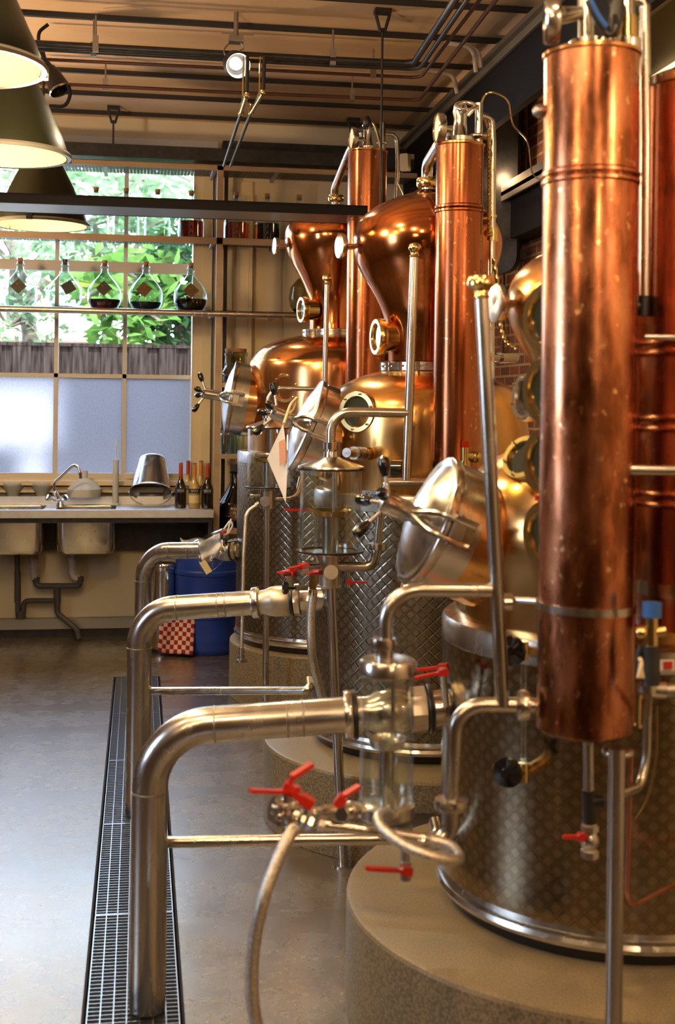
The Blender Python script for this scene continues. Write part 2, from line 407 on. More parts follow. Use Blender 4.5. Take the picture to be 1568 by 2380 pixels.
    def build(s, name, mat, parent=None, smooth=40, solid=0):
        me = bpy.data.meshes.new(name)
        off = WL.get(parent.name, V((0, 0, 0))) if parent is not None else V((0, 0, 0))
        me.from_pydata([p-off for p in s.v], [], s.f)
        for mm in (mat if isinstance(mat, (list, tuple)) else [mat]): me.materials.append(M[mm])
        if any(s.mi): me.polygons.foreach_set('material_index', s.mi)
        if s.uv:
            l = me.uv_layers.new(name='UVMap')
            for p in me.polygons:
                u = s.uv.get(p.index)
                if u:
                    for k, li in enumerate(p.loop_indices): l.data[li].uv = u[k]
        if smooth:
            me.polygons.foreach_set('use_smooth', [True]*len(me.polygons)); me.set_sharp_from_angle(angle=radians(smooth))
        me.validate(); me.update()
        o = bpy.data.objects.new(name, me); COL.objects.link(o)
        if parent is not None: o.parent = parent
        WL[o.name] = off
        if solid:
            md = o.modifiers.new('solid', 'SOLIDIFY'); md.thickness = solid; md.offset = 0
        return o
def rrect(w, h, r, n=4):
    pts = []
    for cx, cy, a in ((w/2-r, h/2-r, 0), (-w/2+r, h/2-r, 90), (-w/2+r, -h/2+r, 180), (w/2-r, -h/2+r, 270)):
        for k in range(n+1):
            t = radians(a+90*k/n); pts.append((cx+r*cos(t), cy+r*sin(t)))
    return pts
def tag(o, label, cat, group=None, kind=None):
    o['label'] = label; o['category'] = cat
    if group: o['group'] = group
    if kind: o['kind'] = kind
    return o
def thing(name, label, cat, loc, group=None):
    o = bpy.data.objects.new(name, None); COL.objects.link(o); o.location = V(loc); WL[o.name] = V(loc)
    o.empty_display_size = .05
    return tag(o, label, cat, group)
def struct(name, mb, mat, parent=None, smooth=40):
    o = mb.build(name, mat, parent, smooth)
    if parent is None: o['kind'] = 'structure'
    return o
def copy_tree(o, parent=None):
    c = o.copy(); COL.objects.link(c)
    if parent is not None: c.parent = parent
    for ch in [x for x in bpy.data.objects if x.parent == o]: copy_tree(ch, c)
    return c
def dup(root, loc, label, rot=0, scale=None):
    c = copy_tree(root); c.location = V(loc); c.rotation_euler = (0, 0, rot); c['label'] = label
    if scale: c.scale = (scale,)*3
    return c
def text(body, size, mtx, mat, parent, name='label_text', align='CENTER'):
    cu = bpy.data.curves.new(name, 'FONT'); cu.body = body; cu.size = size; cu.align_x = align; cu.extrude = .0004
    cu.materials.append(M[mat]); oc = bpy.data.objects.new(name, cu); me = bpy.data.meshes.new_from_object(oc); bpy.data.objects.remove(oc); o = bpy.data.objects.new(name, me); COL.objects.link(o); o.parent = parent
    off = WL.get(parent.name, V((0, 0, 0))); o.matrix_local = Matrix.Translation(-off) @ mtx; return o
# ================================================================== THE ROOM
WY = 8.55                                   # back wall
CZ = 3.5                                    # ceiling
XR = 2.35; XL = -3.4; YB = -3.2
gx0, gx1, gy1, gy0 = -.125, .128, 7.29, 1.9  # floor channel
m = MB()
m.bb((XL-.3, YB-.3, -.12), (gx0, WY+.2, 0)); m.bb((gx1, YB-.3, -.12), (XR+.2, WY+.2, 0))
m.bb((gx0, gy1, -.12), (gx1, WY+.2, 0)); m.bb((gx0, YB-.3, -.12), (gx1, gy0, 0))
struct('floor', m, 'concrete_floor', smooth=0)
m = MB()
m.bb((gx0-.001, gy0, -.16), (gx1+.001, gy1, -.13)); m.bb((gx0-.006, gy0, -.14), (gx0+.001, gy1, .0015)); m.bb((gx1-.001, gy0, -.14), (gx1+.006, gy1, .0015))
m.bb((gx0, gy1-.004, -.14), (gx1, gy1+.003, .001))
struct('trim_1', m, 'bulkhead_black', smooth=0)

# window opening in back wall
wl, wr = PY(-350, 700, WY).x, PY(449, 700, WY).x
wb, wt = PY(300, 1112, WY).z, PY(300, 378, WY).z
m = MB()
m.bb((XL, WY, 0), (wl, WY+.25, CZ)); m.bb((wr, WY, 0), (XR+.2, WY+.25, CZ)); m.bb((wl, WY, 0), (wr, WY+.25, wb)); m.bb((wl, WY, wt), (wr, WY+.25, CZ))
struct('wall_back', m, 'plaster', smooth=0)
BX = 1.8                                    # steel bulkhead along the right wall
m = MB(); m.bb((XR, 6.1, 0), (XR+.15, WY, CZ)); struct('wall_right', m, 'brick', smooth=0)
m = MB(); m.bb((XR, YB, 0), (XR+.15, 6.1, CZ)); struct('wall_right_plaster', m, 'plaster_right', smooth=0)['kind'] = 'structure'
m = MB(); m.bb((XL-.2, YB, 0), (XL, -1.5, CZ)); m.bb((XL-.2, 6.4, 0), (XL, WY, CZ)); m.bb((XL-.2, -1.5, 0), (XL, 6.4, 1.3)); m.bb((XL-.2, -1.5, 2.9), (XL, 6.4, CZ)); m.bb((XL-.2, -1.5, 1.3), (XL, 2.2, 2.9)); m.bb((XL-.2, 3.2, 1.3), (XL, 6.4, 2.9))
struct('wall_left', m, 'wall_dim', smooth=0)
m = MB(); m.bb((XL-.2, YB-.15, 0), (XR+.2, YB, CZ)); struct('wall_front', m, 'wall_dim', smooth=0)
m = MB(); m.bb((XL-.2, YB-.15, CZ), (XR+.2, WY+.2, CZ+.1)); struct('ceiling', m, 'ceiling_boards', smooth=0)
k = 0
y = 8.36
while y > -3:
    k += 1
    m = MB(); m.bb((XL, y-.009, CZ-.022), (XR, y+.009, CZ+.01)); m.bb((XL, y-.013, CZ-.026), (XR, y+.013, CZ-.022))
    o = struct('trim_%d' % (k+1), m, 'ceiling_joist', smooth=0); y -= .52
m = MB(); m.bb((BX, YB, 3.05), (BX+.04, WY, 3.39)); struct('trim_30', m, 'bulkhead_black', smooth=0)
m = MB(); m.bb((BX-.05, YB, 3.385), (BX+.05, WY, 3.41)); m.bb((BX-.02, YB, 3.345), (BX-.004, WY, 3.385))
struct('trim_31', m, 'flange_grey', smooth=0)
m = MB(); m.bb((2.15, 2, 2.86), (XR-.001, WY-.01, 2.885)); m.bb((2.15, 2, 2.83), (2.165, WY-.01, 2.93)); struct('trim_32', m, 'flange_grey', smooth=0)
m = MB(); m.bb((2.2, 6.1, 2.6), (XR-.001, WY-.01, 2.855)); struct('trim_33', m, 'bulkhead_black', smooth=0)
# dark steel beam and pale blind head above the window
b0, b1 = PY(150, 366, 8.3), PY(150, 336, 8.3)
m = MB(); m.bb((XL, 8.2, b0.z), (BX, 8.32, b1.z)); struct('trim_34', m, 'black_metal', smooth=0)
c0, c1, c2 = PY(160, 337, WY), PY(160, 318, WY), PY(506, 320, WY)
m = MB(); m.bb((-2.2, WY-.05, c0.z), (c2.x, WY, c1.z)); struct('trim_35', m, 'white_wall', smooth=0)
d0, d1 = PY(700, 384, WY), PY(700, 343, WY)
m = MB(); m.bb((PY(515, 384, WY).x, WY-.12, d0.z), (XR, WY-.001, d1.z)); struct('trim_36', m, 'black_metal', smooth=0)
# skirting ledge under the window
s1, s0 = PY(100, 1438, WY-.05).z, PY(100, 1462, WY-.05).z
m = MB(); m.bb((XL, WY-.06, s0), (XR, WY, s1)); struct('baseboard_back', m, 'grey_metal', smooth=0)
m = MB(); m.bb((XL, WY-.012, 0), (XR, WY-.001, s0)); struct('trim_37', m, 'black_metal', smooth=0)

# ---- window joinery
wroot = thing('window_1', 'wide painted timber window above the steel sink, clear panes over frosted ones', 'window', (wl, WY+.1, wb)); wroot['kind'] = 'structure'
pu = [449-159*i for i in range(6)]          # pane edges in the photo's pixels
xs = [PY(u, 800, WY+.1).x for u in pu]
zr1 = PY(300, 875, WY+.1).z; zt0, zt1 = PY(300, 634, WY+.1).z, PY(300, 611, WY+.1).z
m = MB(); fy0, fy1 = WY+.08, WY+.13
m.bb((xs[-1]-.06, fy0, wb-.02), (xs[-1], fy1, wt+.02)); m.bb((xs[0], fy0, wb-.02), (xs[0]+.07, fy1, wt+.02))
m.bb((xs[-1], fy0, wb-.02), (xs[0], fy1, wb+.03)); m.bb((xs[-1], fy0, wt-.02), (xs[0], fy1, wt+.03)); m.bb((xs[-1], fy0-.02, zt0), (xs[0], fy1, zt1))
m.build('window_frame', 'sash_paint', wroot, 0)
for x in xs[1:-1]:
    m = MB(); m.bb((x-.014, fy0+.01, wb), (x+.014, fy1-.01, zt0)); m.bb((x-.014, fy0+.01, zt1), (x+.014, fy1-.01, wt)); m.build('glazing_bar', 'sash_paint', wroot, 0)
m = MB(); m.bb((xs[-1], fy0+.01, zr1-.014), (xs[0], fy1-.01, zr1+.014)); m.build('glazing_bar', 'sash_paint', wroot, 0)
for i in range(5):
    x1, x0 = xs[i]-.014, xs[i+1]+.014
    m = MB(); m.bb((x0, WY+.1, wb+.03), (x1, WY+.104, zr1-.014)); o = m.build('frosted_pane', 'frosted', wroot, 0)
    for a, b in ((zr1+.014, zt0), (zt1, wt-.02)):
        m = MB(); m.bb((x0, WY+.1, a), (x1, WY+.104, b)); m.build('clear_pane', 'glass_window', wroot, 0)
# painted casing, sill, recess
e1 = PY(500, 800, WY-.02).x
m = MB(); m.bb((wr-.001, WY-.03, wb-.05), (e1, WY, PY(450, 378, WY).z)); m.bb((wr+.06, WY-.045, wb-.05), (e1-.02, WY-.03, PY(450, 378, WY).z))
m.bb((wr-.006, WY-.03, wb-.05), (wr+.0, WY+.09, wt)); struct('trim_38', m, 'frame_paint', smooth=0)
sz = PY(300, 1128, WY-.08).z
m = MB(); m.bb((wl, WY-.1, sz), (wr+.08, WY+.12, wb-.012)); m.bb((wl, WY-.06, sz-.05), (wr+.06, WY, sz-.012)); struct('trim_39', m, 'frame_paint', smooth=0)
# cupboard-like panelling right of the window
for i, (u0, u1) in enumerate(((548, 583), (592, 652), (660, 730))):
    m = MB(); m.bb((PY(u0, 700, WY).x, WY-.02, PY(600, 1050, WY).z), (PY(u1, 700, WY).x, WY, PY(600, 425, WY).z)); struct('trim_%d' % (40+i), m, 'frame_paint', smooth=0)
m = MB(); x = PY(581, 700, WY-.03).x; m.bb((x-.012, WY-.05, 1.4), (x+.012, WY-.02, 3.0)); struct('trim_43', m, 'frame_paint', smooth=0)

# ================================================================== OUTSIDE
m = MB(); m.bb((-14, WY+.3, -.3), (16, 40, -.1)); o = struct('ground', m, 'grass', smooth=0)
FY = 11.4; fz = PY(300, 800, FY).z
fr = thing('garden_fence', 'dark brown vertical-board garden fence seen through the window', 'fence', (0, FY, 0))
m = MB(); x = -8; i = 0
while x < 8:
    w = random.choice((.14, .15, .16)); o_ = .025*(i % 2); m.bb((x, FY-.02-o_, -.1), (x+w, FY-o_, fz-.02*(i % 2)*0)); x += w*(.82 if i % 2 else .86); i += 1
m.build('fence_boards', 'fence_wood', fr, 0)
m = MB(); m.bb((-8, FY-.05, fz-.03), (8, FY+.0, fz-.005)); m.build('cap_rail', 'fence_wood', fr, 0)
o = MB(); bxr = PY(134, 900, 10.6).x; o.bb((bxr-3.2, 10.6, 1.2), (bxr-.02, 11.0, 1.70)); o.bb((bxr-3.25, 10.56, 1.70), (bxr+.02, 11.04, 1.74)); o.bb((bxr-3.1, 10.65, -.1), (bxr-2.9, 10.9, 1.2)); o.bb((bxr-.3, 10.65, -.1), (bxr-.1, 10.9, 1.2))  # white box added outside to brighten the leftmost frosted pane
tag(o.build('pane_brightener', 'white_wall', None, 0), 'added white cabinet blurred behind the leftmost frosted pane', 'brightener')
# neighbour's tiled roof
hr = thing('house', 'house with a pinkish red tiled roof beyond the garden fence', 'house', (1.0, 22, 0))
a, b = PY(215, 735, 20).x, PY(90, 735, 20).x
z0, z1 = PY(150, 790, 20).z, PY(150, 690, 22).z
m = MB(); m.quad((b-3, 20, z0), (a, 20, z0), (a-.6, 22.5, z1), (b-3, 22.5, z1)); m.quad((b-3, 20, z0), (a, 20, z0), (a, 20.1, z0-.12), (b-3, 20.1, z0-.12))
m.build('tiled_roof', 'roof_tile', hr, 0, solid=.05)
m = MB(); m.bb((b-3, 20.4, 0), (a-.4, 22.4, z0+.1)); m.build('house_wall', 'white_wall', hr, 0)

def leaves(m, c, rad, n, size, drop=.3, seed=0):
    R = random.Random(seed)
    for i in range(n):
        d = V((R.gauss(0, 1), R.gauss(0, 1), R.gauss(0, 1))).normalized()*R.uniform(.35, 1)**.6
        p = V(c)+V((d.x*rad[0], d.y*rad[1], d.z*rad[2])); s = size*R.uniform(.6, 1.3)
        a = V((R.gauss(0, 1), R.gauss(0, .6), R.gauss(0, .5)-drop)).normalized(); w = a.orthogonal().normalized()
        w = Quaternion(a, R.uniform(0, 6.28)) @ w
        m.quad(p, p+a*s*.5+w*s*.22, p+a*s, p+a*s*.5-w*s*.22)
def tree(name, label, base, trunk, crowns, mat, n, size, seed, cat='tree', group=None):
    t = thing(name, label, cat, base, group)
    m = MB(); m.tube(spline([base]+trunk, 5), .1, 8, rf=lambda s: .11*(1-.6*s))
    R = random.Random(seed)
    for c, r in crowns:
        q = V(trunk[-1]); m.tube(spline([V(trunk[max(0, len(trunk)-2)]), q.lerp(V(c), .5)+V((R.uniform(-.2, .2), 0, R.uniform(-.1, .2))), V(c)], 4), .04, 6, rf=lambda s: .06*(1-.7*s))
        for k in range(3):
            e = V(c)+V((R.uniform(-1, 1)*r[0], R.uniform(-.5, .5)*r[1], R.uniform(-1, 1)*r[2])); m.tube([V(c), V(c).lerp(e, .5)+V((0, 0, .1)), e], .02, 5)
    m.build('trunk', 'bark', t)
    m = MB()
    for i, (c, r) in enumerate(crowns): leaves(m, c, r, n, size, seed=seed*10+i)
    m.build('foliage', mat, t, 0)
def U_(u, v, y): return PY(u, v, y)
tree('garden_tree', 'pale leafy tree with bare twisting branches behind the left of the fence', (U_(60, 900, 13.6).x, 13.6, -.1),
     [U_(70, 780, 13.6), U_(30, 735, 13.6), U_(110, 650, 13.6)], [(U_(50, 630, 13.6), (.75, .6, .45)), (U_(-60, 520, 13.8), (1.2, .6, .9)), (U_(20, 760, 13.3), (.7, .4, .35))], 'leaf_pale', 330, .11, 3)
tree('broadleaf_bush', 'bright green broad-leaved bush above the fence behind the shelf bottles', (U_(330, 900, 12.6).x, 12.6, -.1),
     [U_(320, 800, 12.6), U_(300, 720, 12.6)], [(U_(300, 745, 12.5), (.38, .4, .34)), (U_(330, 660, 12.6), (.6, .4, .4)), (U_(250, 660, 12.9), (.4, .4, .3))], 'leaf_bright', 190, .22, 5, 'bush')
tree('evergreen_shrub', 'dark green shrub above the right end of the fence', (U_(430, 900, 12.9).x, 12.9, -.1),
     [U_(425, 800, 12.9), U_(420, 700, 12.9)], [(U_(410, 720, 12.9), (.42, .4, .5)), (U_(440, 620, 12.9), (.5, .4, .5))], 'leaf_dark', 520, .16, 6, 'shrub')
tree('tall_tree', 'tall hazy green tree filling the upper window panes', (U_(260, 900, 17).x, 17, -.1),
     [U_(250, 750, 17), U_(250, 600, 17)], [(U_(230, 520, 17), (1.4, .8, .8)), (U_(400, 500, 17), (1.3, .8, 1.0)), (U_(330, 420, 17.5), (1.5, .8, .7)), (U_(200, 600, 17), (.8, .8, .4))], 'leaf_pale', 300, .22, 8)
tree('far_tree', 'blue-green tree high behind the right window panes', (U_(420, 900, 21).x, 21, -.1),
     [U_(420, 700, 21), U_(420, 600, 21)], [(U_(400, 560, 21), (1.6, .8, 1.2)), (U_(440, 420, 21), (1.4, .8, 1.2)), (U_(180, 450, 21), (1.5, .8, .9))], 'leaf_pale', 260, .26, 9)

# ================================================================== SINK COUNTER
CY0 = PZ(250, 1187, .9).y; CYB = WY-.06
cx1 = PZ(497, 1188, .9).x; cx0 = -2.6
sr = thing('sink_counter', 'long stainless steel worktop with two sunken basins below the window', 'counter', (-.5, CY0+.3, .9))
bs = [(PZ(-60, 1178, .9).x, PZ(106, 1178, .9).x), (PZ(134, 1178, .9).x, PZ(270, 1178, .9).x)]
by0, by1 = CY0+.09, CY0+.43
m = MB(); zt = .9
m.bb((cx0, CY0, zt-.01), (cx1, by0, zt)); m.bb((cx0, by1, zt-.01), (cx1, CYB, zt))
ed = [cx0, bs[0][0], bs[0][1], bs[1][0], bs[1][1], cx1]
for i in (0, 2, 4): m.bb((ed[i], by0, zt-.01), (ed[i+1], by1, zt))
m.bb((cx0, CY0-.004, zt-.045), (cx1, CY0, zt+.004)); m.bb((cx1-.004, CY0, zt-.045), (cx1, CYB, zt))
m.build('worktop', 'steel_worktop', sr, 0)
zb = PY(200, 1153, CYB).z
m = MB(); m.bb((cx0, CYB-.012, zt), (cx1, CYB, zb)); m.bb((cx0, CYB-.012, zb-.004), (cx1, WY, zb)); m.build('splashback', 'steel_worktop', sr, 0)
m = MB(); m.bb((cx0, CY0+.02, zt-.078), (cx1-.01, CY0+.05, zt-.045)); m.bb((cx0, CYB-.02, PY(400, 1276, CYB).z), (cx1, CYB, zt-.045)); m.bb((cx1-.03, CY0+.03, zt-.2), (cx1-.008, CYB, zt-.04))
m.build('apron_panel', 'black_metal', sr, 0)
for i, (x0, x1) in enumerate(bs):
    c = ((x0+x1)/2, (by0+by1)/2); w, d = x1-x0, by1-by0; b = MB(); z = P(180, 1282, 8.1).z
    prof = [(0, 0), (0, -.01), (.006, z-zt+.03), (.02, z-zt+.008), (.05, z-zt)]
    T = Matrix.Translation((c[0], c[1], zt)); rings = []
    for ins, zz in prof: rings.append([T @ V((x, y, zz)) for x, y in rrect(w-2*ins, d-2*ins, .05)])
    base = len(b.v); n = len(rings[0])
    for r in rings: b.v += r
    for q in range(len(rings)-1):
        for j in range(n): b.face([base+q*n+j, base+q*n+(j+1) % n, base+(q+1)*n+(j+1) % n, base+(q+1)*n+j])
    b.face([base+4*n+j for j in range(n)])
    b.build('sink_basin', 'steel', sr, solid=.003)
# tap
tb = PZ(140, 1178, .9); tr = thing('mixer_tap', 'chrome mixer tap with a long swivel spout over the sink', 'tap', (tb.x, tb.y, .9)); zc = (tb-CAM).dot(FW)
m = MB(); m.cyl(tb, tb+V((0, 0, .035)), .028, 20, .02); m.cyl(tb+V((0, 0, .03)), P(128, 1143, zc), .014); m.ball(P(128, 1146, zc), .016); m.build('tap_body', 'chrome', tr)
m = MB(); m.tube(fillet([P(127, 1150, zc), P(126, 1122, zc), P(180, 1072, zc-.02), P(187, 1110, zc-.03)], .04), .0095); m.cyl(P(187, 1098, zc-.03), P(187.5, 1112, zc-.03), .012); m.build('spout', 'chrome', tr)
for (u, v, lab) in ((113, 1157, 0), (150, 1157, 1)):
    m = MB(); q = P(u, v, zc-.03); d = (q-P(130, 1168, zc)).normalized(); m.cyl(P(130, 1165, zc), q, .008); m.lathe([(0, -.02), (.014, -.018), (.024, .004), (.02, .014), (0, .017)], axm(q, d), 6); m.build('tap_handle', 'chrome', tr)
# waste pipes
pr = thing('waste_pipes', 'grey and white plastic drain pipes on the wall under the sinks', 'pipes', (-.6, WY-.12, .3)); zp = 8.25
def pl(*a, z=zp): return [P(u, v, z) for u, v in a]
for u, e in ((77, 84), (168, 184)):
    m = MB(); m.tube(pl((u, 1284), (u, 1306)), .020); m.tube(pl((u+1, 1300), (u+2, 1335)), .027); m.tube(fillet(pl((u+2, 1330), (u+3, 1343), (e+1, 1345)), .03), .022); m.tube(pl((u-1, 1296), (u, 1301)), .031)
    m.build('white_trap', 'white_pvc', pr)
m = MB(); m.tube(fillet(pl((84, 1343), (84, 1362), (186, 1362), (186, 1343)), .05), .019); m.cyl(*pl((84, 1342), (84, 1352)), .024); m.cyl(*pl((186, 1340), (186, 1352)), .024)
m.tube(fillet(pl((133, 1362), (133, 1425), (178, 1462), (184, 1484)), .05), .019); m.tube(fillet(pl((133, 1396), (55, 1396), (54, 1430), (42, 1432), (40, 1290)), .035), .017); m.cyl(*pl((48, 1420), (49, 1436)), .03); m.cyl(*pl((133, 1370), (133, 1400)), .024)
m.cyl(*pl((41, 1328), (41, 1400)), .021)
m.build('grey_drain', 'grey_pvc', pr)
m = MB(); m.tube(fillet(pl((105, 1216), (105, 1256), (112, 1262), (128, 1262), (131, 1250), (131, 1216), z=8.2), .03), .008); m.build('overflow_hose', 'black_rubber', pr)

# things on the worktop ------------------------------------------------
def on(u, v, z=.9): return PZ(u, v, z)
led = zb
def bowl(u, label):
    q = PY(u, 1153, CYB+.03); q.z = led; t = thing('plastic_bowl', label, 'bowl', q, 'white bowls on the splashback ledge')
    s = 65/350*.5
    MB().lathe([(0, .002), (.038, .002), (.04, 0), (.045, .012), (s*.97, .078), (s, .094), (s-.003, .094), (s*.93, .078), (.04, .016), (0, .012)], q, 32).build('bowl', 'translucent_plastic', t)
    return t
bowl(31, 'translucent white plastic bowl on the ledge, nearest the left edge'); bowl(98, 'translucent white plastic bowl on the ledge, next to the tap')
q = on(196, 1168); q.z = .9; q = V((q.x, CYB-.16, led)); q = PY(196, 1153, CYB-.03); q.z = led
t = thing('funnel', 'big white plastic funnel standing upside down behind the tap', 'funnel', q)
k = 1/352
MB().lathe([(39*k, 0), (40*k, 0), (40*k, 18*k), (38*k, 19*k), (28*k, 33*k), (10*k, 42*k), (8*k, 44*k), (8*k, 60*k), (7*k, 60*k), (7*k, 43*k), (27*k, 31*k), (38*k, 17*k), (39*k, 0)], q, 36).build('funnel_cone', 'translucent_plastic', t)
q = on(268, 1174)
t = thing('measuring_cylinder', 'tall white plastic measuring cylinder on the worktop', 'measuring cylinder', (q.x, q.y, .9))
MB().lathe([(0, 0), (.034, 0), (.034, .006), (.02, .014), (.0195, .29), (.023, .298), (.018, .292), (.018, .02), (0, .018)], q, 32).build('cylinder', 'translucent_plastic', t)
t2 = thing('hydrometer', 'thin glass hydrometer sticking out of the measuring cylinder', 'hydrometer', q+V((0, 0, .12)))
MB().lathe([(0, .12), (.008, .13), (.008, .25), (.0035, .28), (.0035, .395), (.006, .40), (.006, .41), (.0035, .415), (.0035, .43), (0, .432)], q, 16).build('stem', 'white_plastic', t2)
# bucket, upside down and tilted
q = P(350, 1143, (on(350, 1170)-CAM).dot(FW)-.14); q.z = max(q.z, .985)
T = axm(q, cdir(-.03, .87, -.49))
t = thing('steel_bucket', 'shiny steel bucket tipped upside down against the window sill', 'bucket', (q.x, q.y, .9))
MB().lathe([(.137, -.004), (.141, 0), (.138, .006), (.133, .01), (.094, .235), (.088, .242), (0, .243), (0, .240), (.087, .239), (.13, .01), (.137, -.004)], T, 48).build('pail', 'steel', t)
MB().tube([T @ V((.142*cos(a), .03+.142*sin(a)*.0-.012-.11*sin(a), -.01-.05*sin(a))) for a in [pi*i/20 for i in range(21)]], .003, 8).build('bail_handle', 'steel', t)

# liqueur bottles -----------------------------------------------------
def liqueur(q, label, body, foil, lab, txt=True):
    t = thing('liqueur_bottle', label, 'bottle', q, 'liqueur bottles on the worktop')
    MB().lathe([(0, 0), (.034, 0), (.037, .004), (.038, .1), (.034, .14), (.02, .175), (.0125, .195), (.012, .262), (0, .262)], q, 28).build('bottle', body, t)
    MB().lathe([(.0132, .2), (.0136, .262), (.0128, .285), (0, .286)], q, 20).build('foil_cap', foil, t)
    MB().lathe([(.0135, .285), (.0135, .294), (0, .294)], q, 20).build('cap_top', 'steel', t)
    MB().lathe([(.0386, .098), (.0372, .128)], q, 20, a0=-pi, a1=0).build('neck_label', 'label_navy', t)
    if lab: MB().lathe([(.0384, .035), (.0386, .085)], q, 20, a0=-pi*.9, a1=-pi*.1).build('front_label', lab, t)
    T = Matrix.Translation(q+V((0, -.0395, .108))) @ Matrix.Rotation(pi/2, 4, 'X'); text('BOLS', .019, T, 'label_cream', t)
    return t
for (u, v, lb, body, foil, lab) in ((419, 1180, 'dark liqueur bottle with a red neck, leftmost of the front three', 'bottle_black', 'foil_red', None),
        (451, 1181, 'pale yellow liqueur bottle with an orange neck between two dark ones', 'bottle_amber', 'foil_orange', 'label_cream'),
        (481, 1181, 'dark liqueur bottle with a red neck, nearest the shelf post', 'bottle_black', 'foil_red', None)): liqueur(V(on(u, v)), lb, body, foil, lab)
for (u, v, lb, body, foil) in ((436, 1171, 'liqueur bottle peeping out behind the dark red-necked one', 'bottle_amber', 'foil_red'), (466, 1172, 'liqueur bottle half hidden behind the pale yellow one', 'bottle_amber', 'foil_orange')):
    liqueur(V(on(u, v)), lb, body, foil, None)

# ================================================================== WALL RACK
RY = 8.12
rk = thing('shelving_rack', 'tall beige metal rack with perforated shelves across the window', 'rack', (PY(507, 1000, RY).x, RY, 0))
pxu = PY(507, 800, RY).x
def zr(v, u=500): return PY(u, v, RY).z
m = MB(); m.bb((pxu-.02, RY-.02, 0), (pxu+.02, RY+.02, zr(384, 507))); m.build('post', 'shelf_wood', rk, 0)
m = MB(); m.bb((pxu-.034, RY+.21, .8), (pxu-.024, RY+.24, zr(384, 507))); m.build('post', 'black_metal', rk, 0)
m = MB(); m.bb((pxu+.05, RY+.33, .8), (pxu+.075, RY+.36, zr(390, 507))); m.build('post', 'black_metal', rk, 0)
XA, XB = -1.9, 2.2
SH = []
for v0, v1, rnd in ((385, 396, 0), (553, 568, 0), (722, 737, 1)):
    za, zb_ = zr(v0), zr(v1); m = MB()
    if rnd: m.tube([V((XA, RY-.025, (za+zb_)/2)), V((XB, RY-.025, (za+zb_)/2))], (za-zb_)/2, 16)
    else: m.bb((XA, RY-.02, zb_), (XB, RY+.0, za))
    m.build('front_rail', 'steel_pipe' if rnd else 'shelf_wood', rk, 30)
    m = MB(); m.bb((XA, RY+.0, za-.012), (XB, RY+.34, za-.007)); m.build('shelf_tray', 'perforated', rk, 0)
    m = MB()
    for u in (-60, 240, 495, 640):
        x = PY(u, 700, RY).x; m.bb((x-.012, RY, za-.035), (x+.012, RY+.36, za-.0125))
    m.build('shelf_bracket', 'grey_metal', rk, 0)
    SH.append(za-.006)
for v0, v1 in ((889, 900), (1055, 1066), (1228, 1240)):
    m = MB(); m.bb((pxu+.02, RY-.02, zr(v1)), (pxu+.45, RY-.005, zr(v0))); m.bb((pxu+.02, RY-.01, zr(v1)), (pxu+.45, RY+.36, zr(v1)+.01)); m.build('side_shelf', 'shelf_wood', rk, 0)

# carboys on the lowest rail -------------------------------------------
def carboy(u, label, liq, h, tagm, corkm='cork', tilt=0):
    q = PY(u, 720, RY+.1); q.z = SH[2]
    t = thing('carboy', label, 'bottle', q, 'round glass carboys on the tube-fronted shelf')
    R = .098; pr = [(a*1.12, b*1.06) for a, b in [(0, .004), (.05, .002), (.075, .012), (.094, .05), (R, .088), (.094, .125), (.072, .165), (.042, .2), (.023, .225), (.019, .25), (.026, .256), (.026, .266), (.019, .272), (.018, .285), (.014, .285), (.015, .25), (.02, .222)]]
    MB().lathe(pr, q, 40).build('glass_body', 'glass_bottle', t)
    def rad(z):
        for (r0, z0), (r1, z1) in zip(pr[2:], pr[3:]):
            if z0 <= z <= z1: return r0+(r1-r0)*(z-z0)/(z1-z0)
        return .07
    if h: MB().lathe([(0, .007), (.05, .005)]+[(rad(h*k/5)-.002, h*k/5) for k in range(1, 6) if h*k/5 > .013]+[(0, h)], q, 40).build('liquid', liq, t)
    MB().lathe([(0, .285), (.014, .285), (.018, .322), (0, .323)], q, 16).build('stopper', corkm, t)
    c = V((q.x+(tilt*.02), q.y-.104, SH[2]+.132)); T = Matrix.Translation(c) @ Matrix.Rotation(radians(-14), 4, 'X') @ Matrix.Rotation(radians(45+tilt*8), 4, 'Y')
    g_ = MB(); g_.box((0, 0, 0), (.074, .003, .074), T); g_.build('hang_tag', tagm, t, 0)
    MB().tube([c+V((0, .0, .05)), q+V((.004, -.03, .22)), q+V((0, -.021, .245))], .0012, 6).build('tag_string', 'black_rubber', t)
    return t
carboy(46, 'empty round carboy with a dark diamond tag, leftmost on the shelf', None, 0, 'label_dark')
carboy(150, 'nearly empty carboy with a plain black diamond tag and dark stopper', 'liq_teal', .016, 'ink', 'black_rubber', 1.4)
carboy(242, 'carboy about a third full of bright red-brown liquid', 'liq_darkred', .066, 'label_dark')
carboy(338, 'carboy with dark blue-black liquid and a brown speckled tag', 'liq_teal', .055, 'label_brown', tilt=-.6)
carboy(442, 'carboy half full of deep red liquid beside the rack post', 'liq_darkred', .082, 'label_brown')
q = PY(712, 722, RY+.12); q.z = SH[2]
t = thing('demijohn', 'large round olive glass demijohn behind the farthest still on the shelf', 'demijohn', q)
MB().lathe([(0, .003), (.07, .003), (.11, .05), (.122, .11), (.11, .18), (.07, .23), (.03, .26), (.025, .3), (.02, .3)], q, 40).build('glass_body', 'glass_olive', t)
MB().lathe([(0, .004), (.07, .005), (.098, .035), (0, .036)], q, 40).build('liquid', 'liq_black', t)
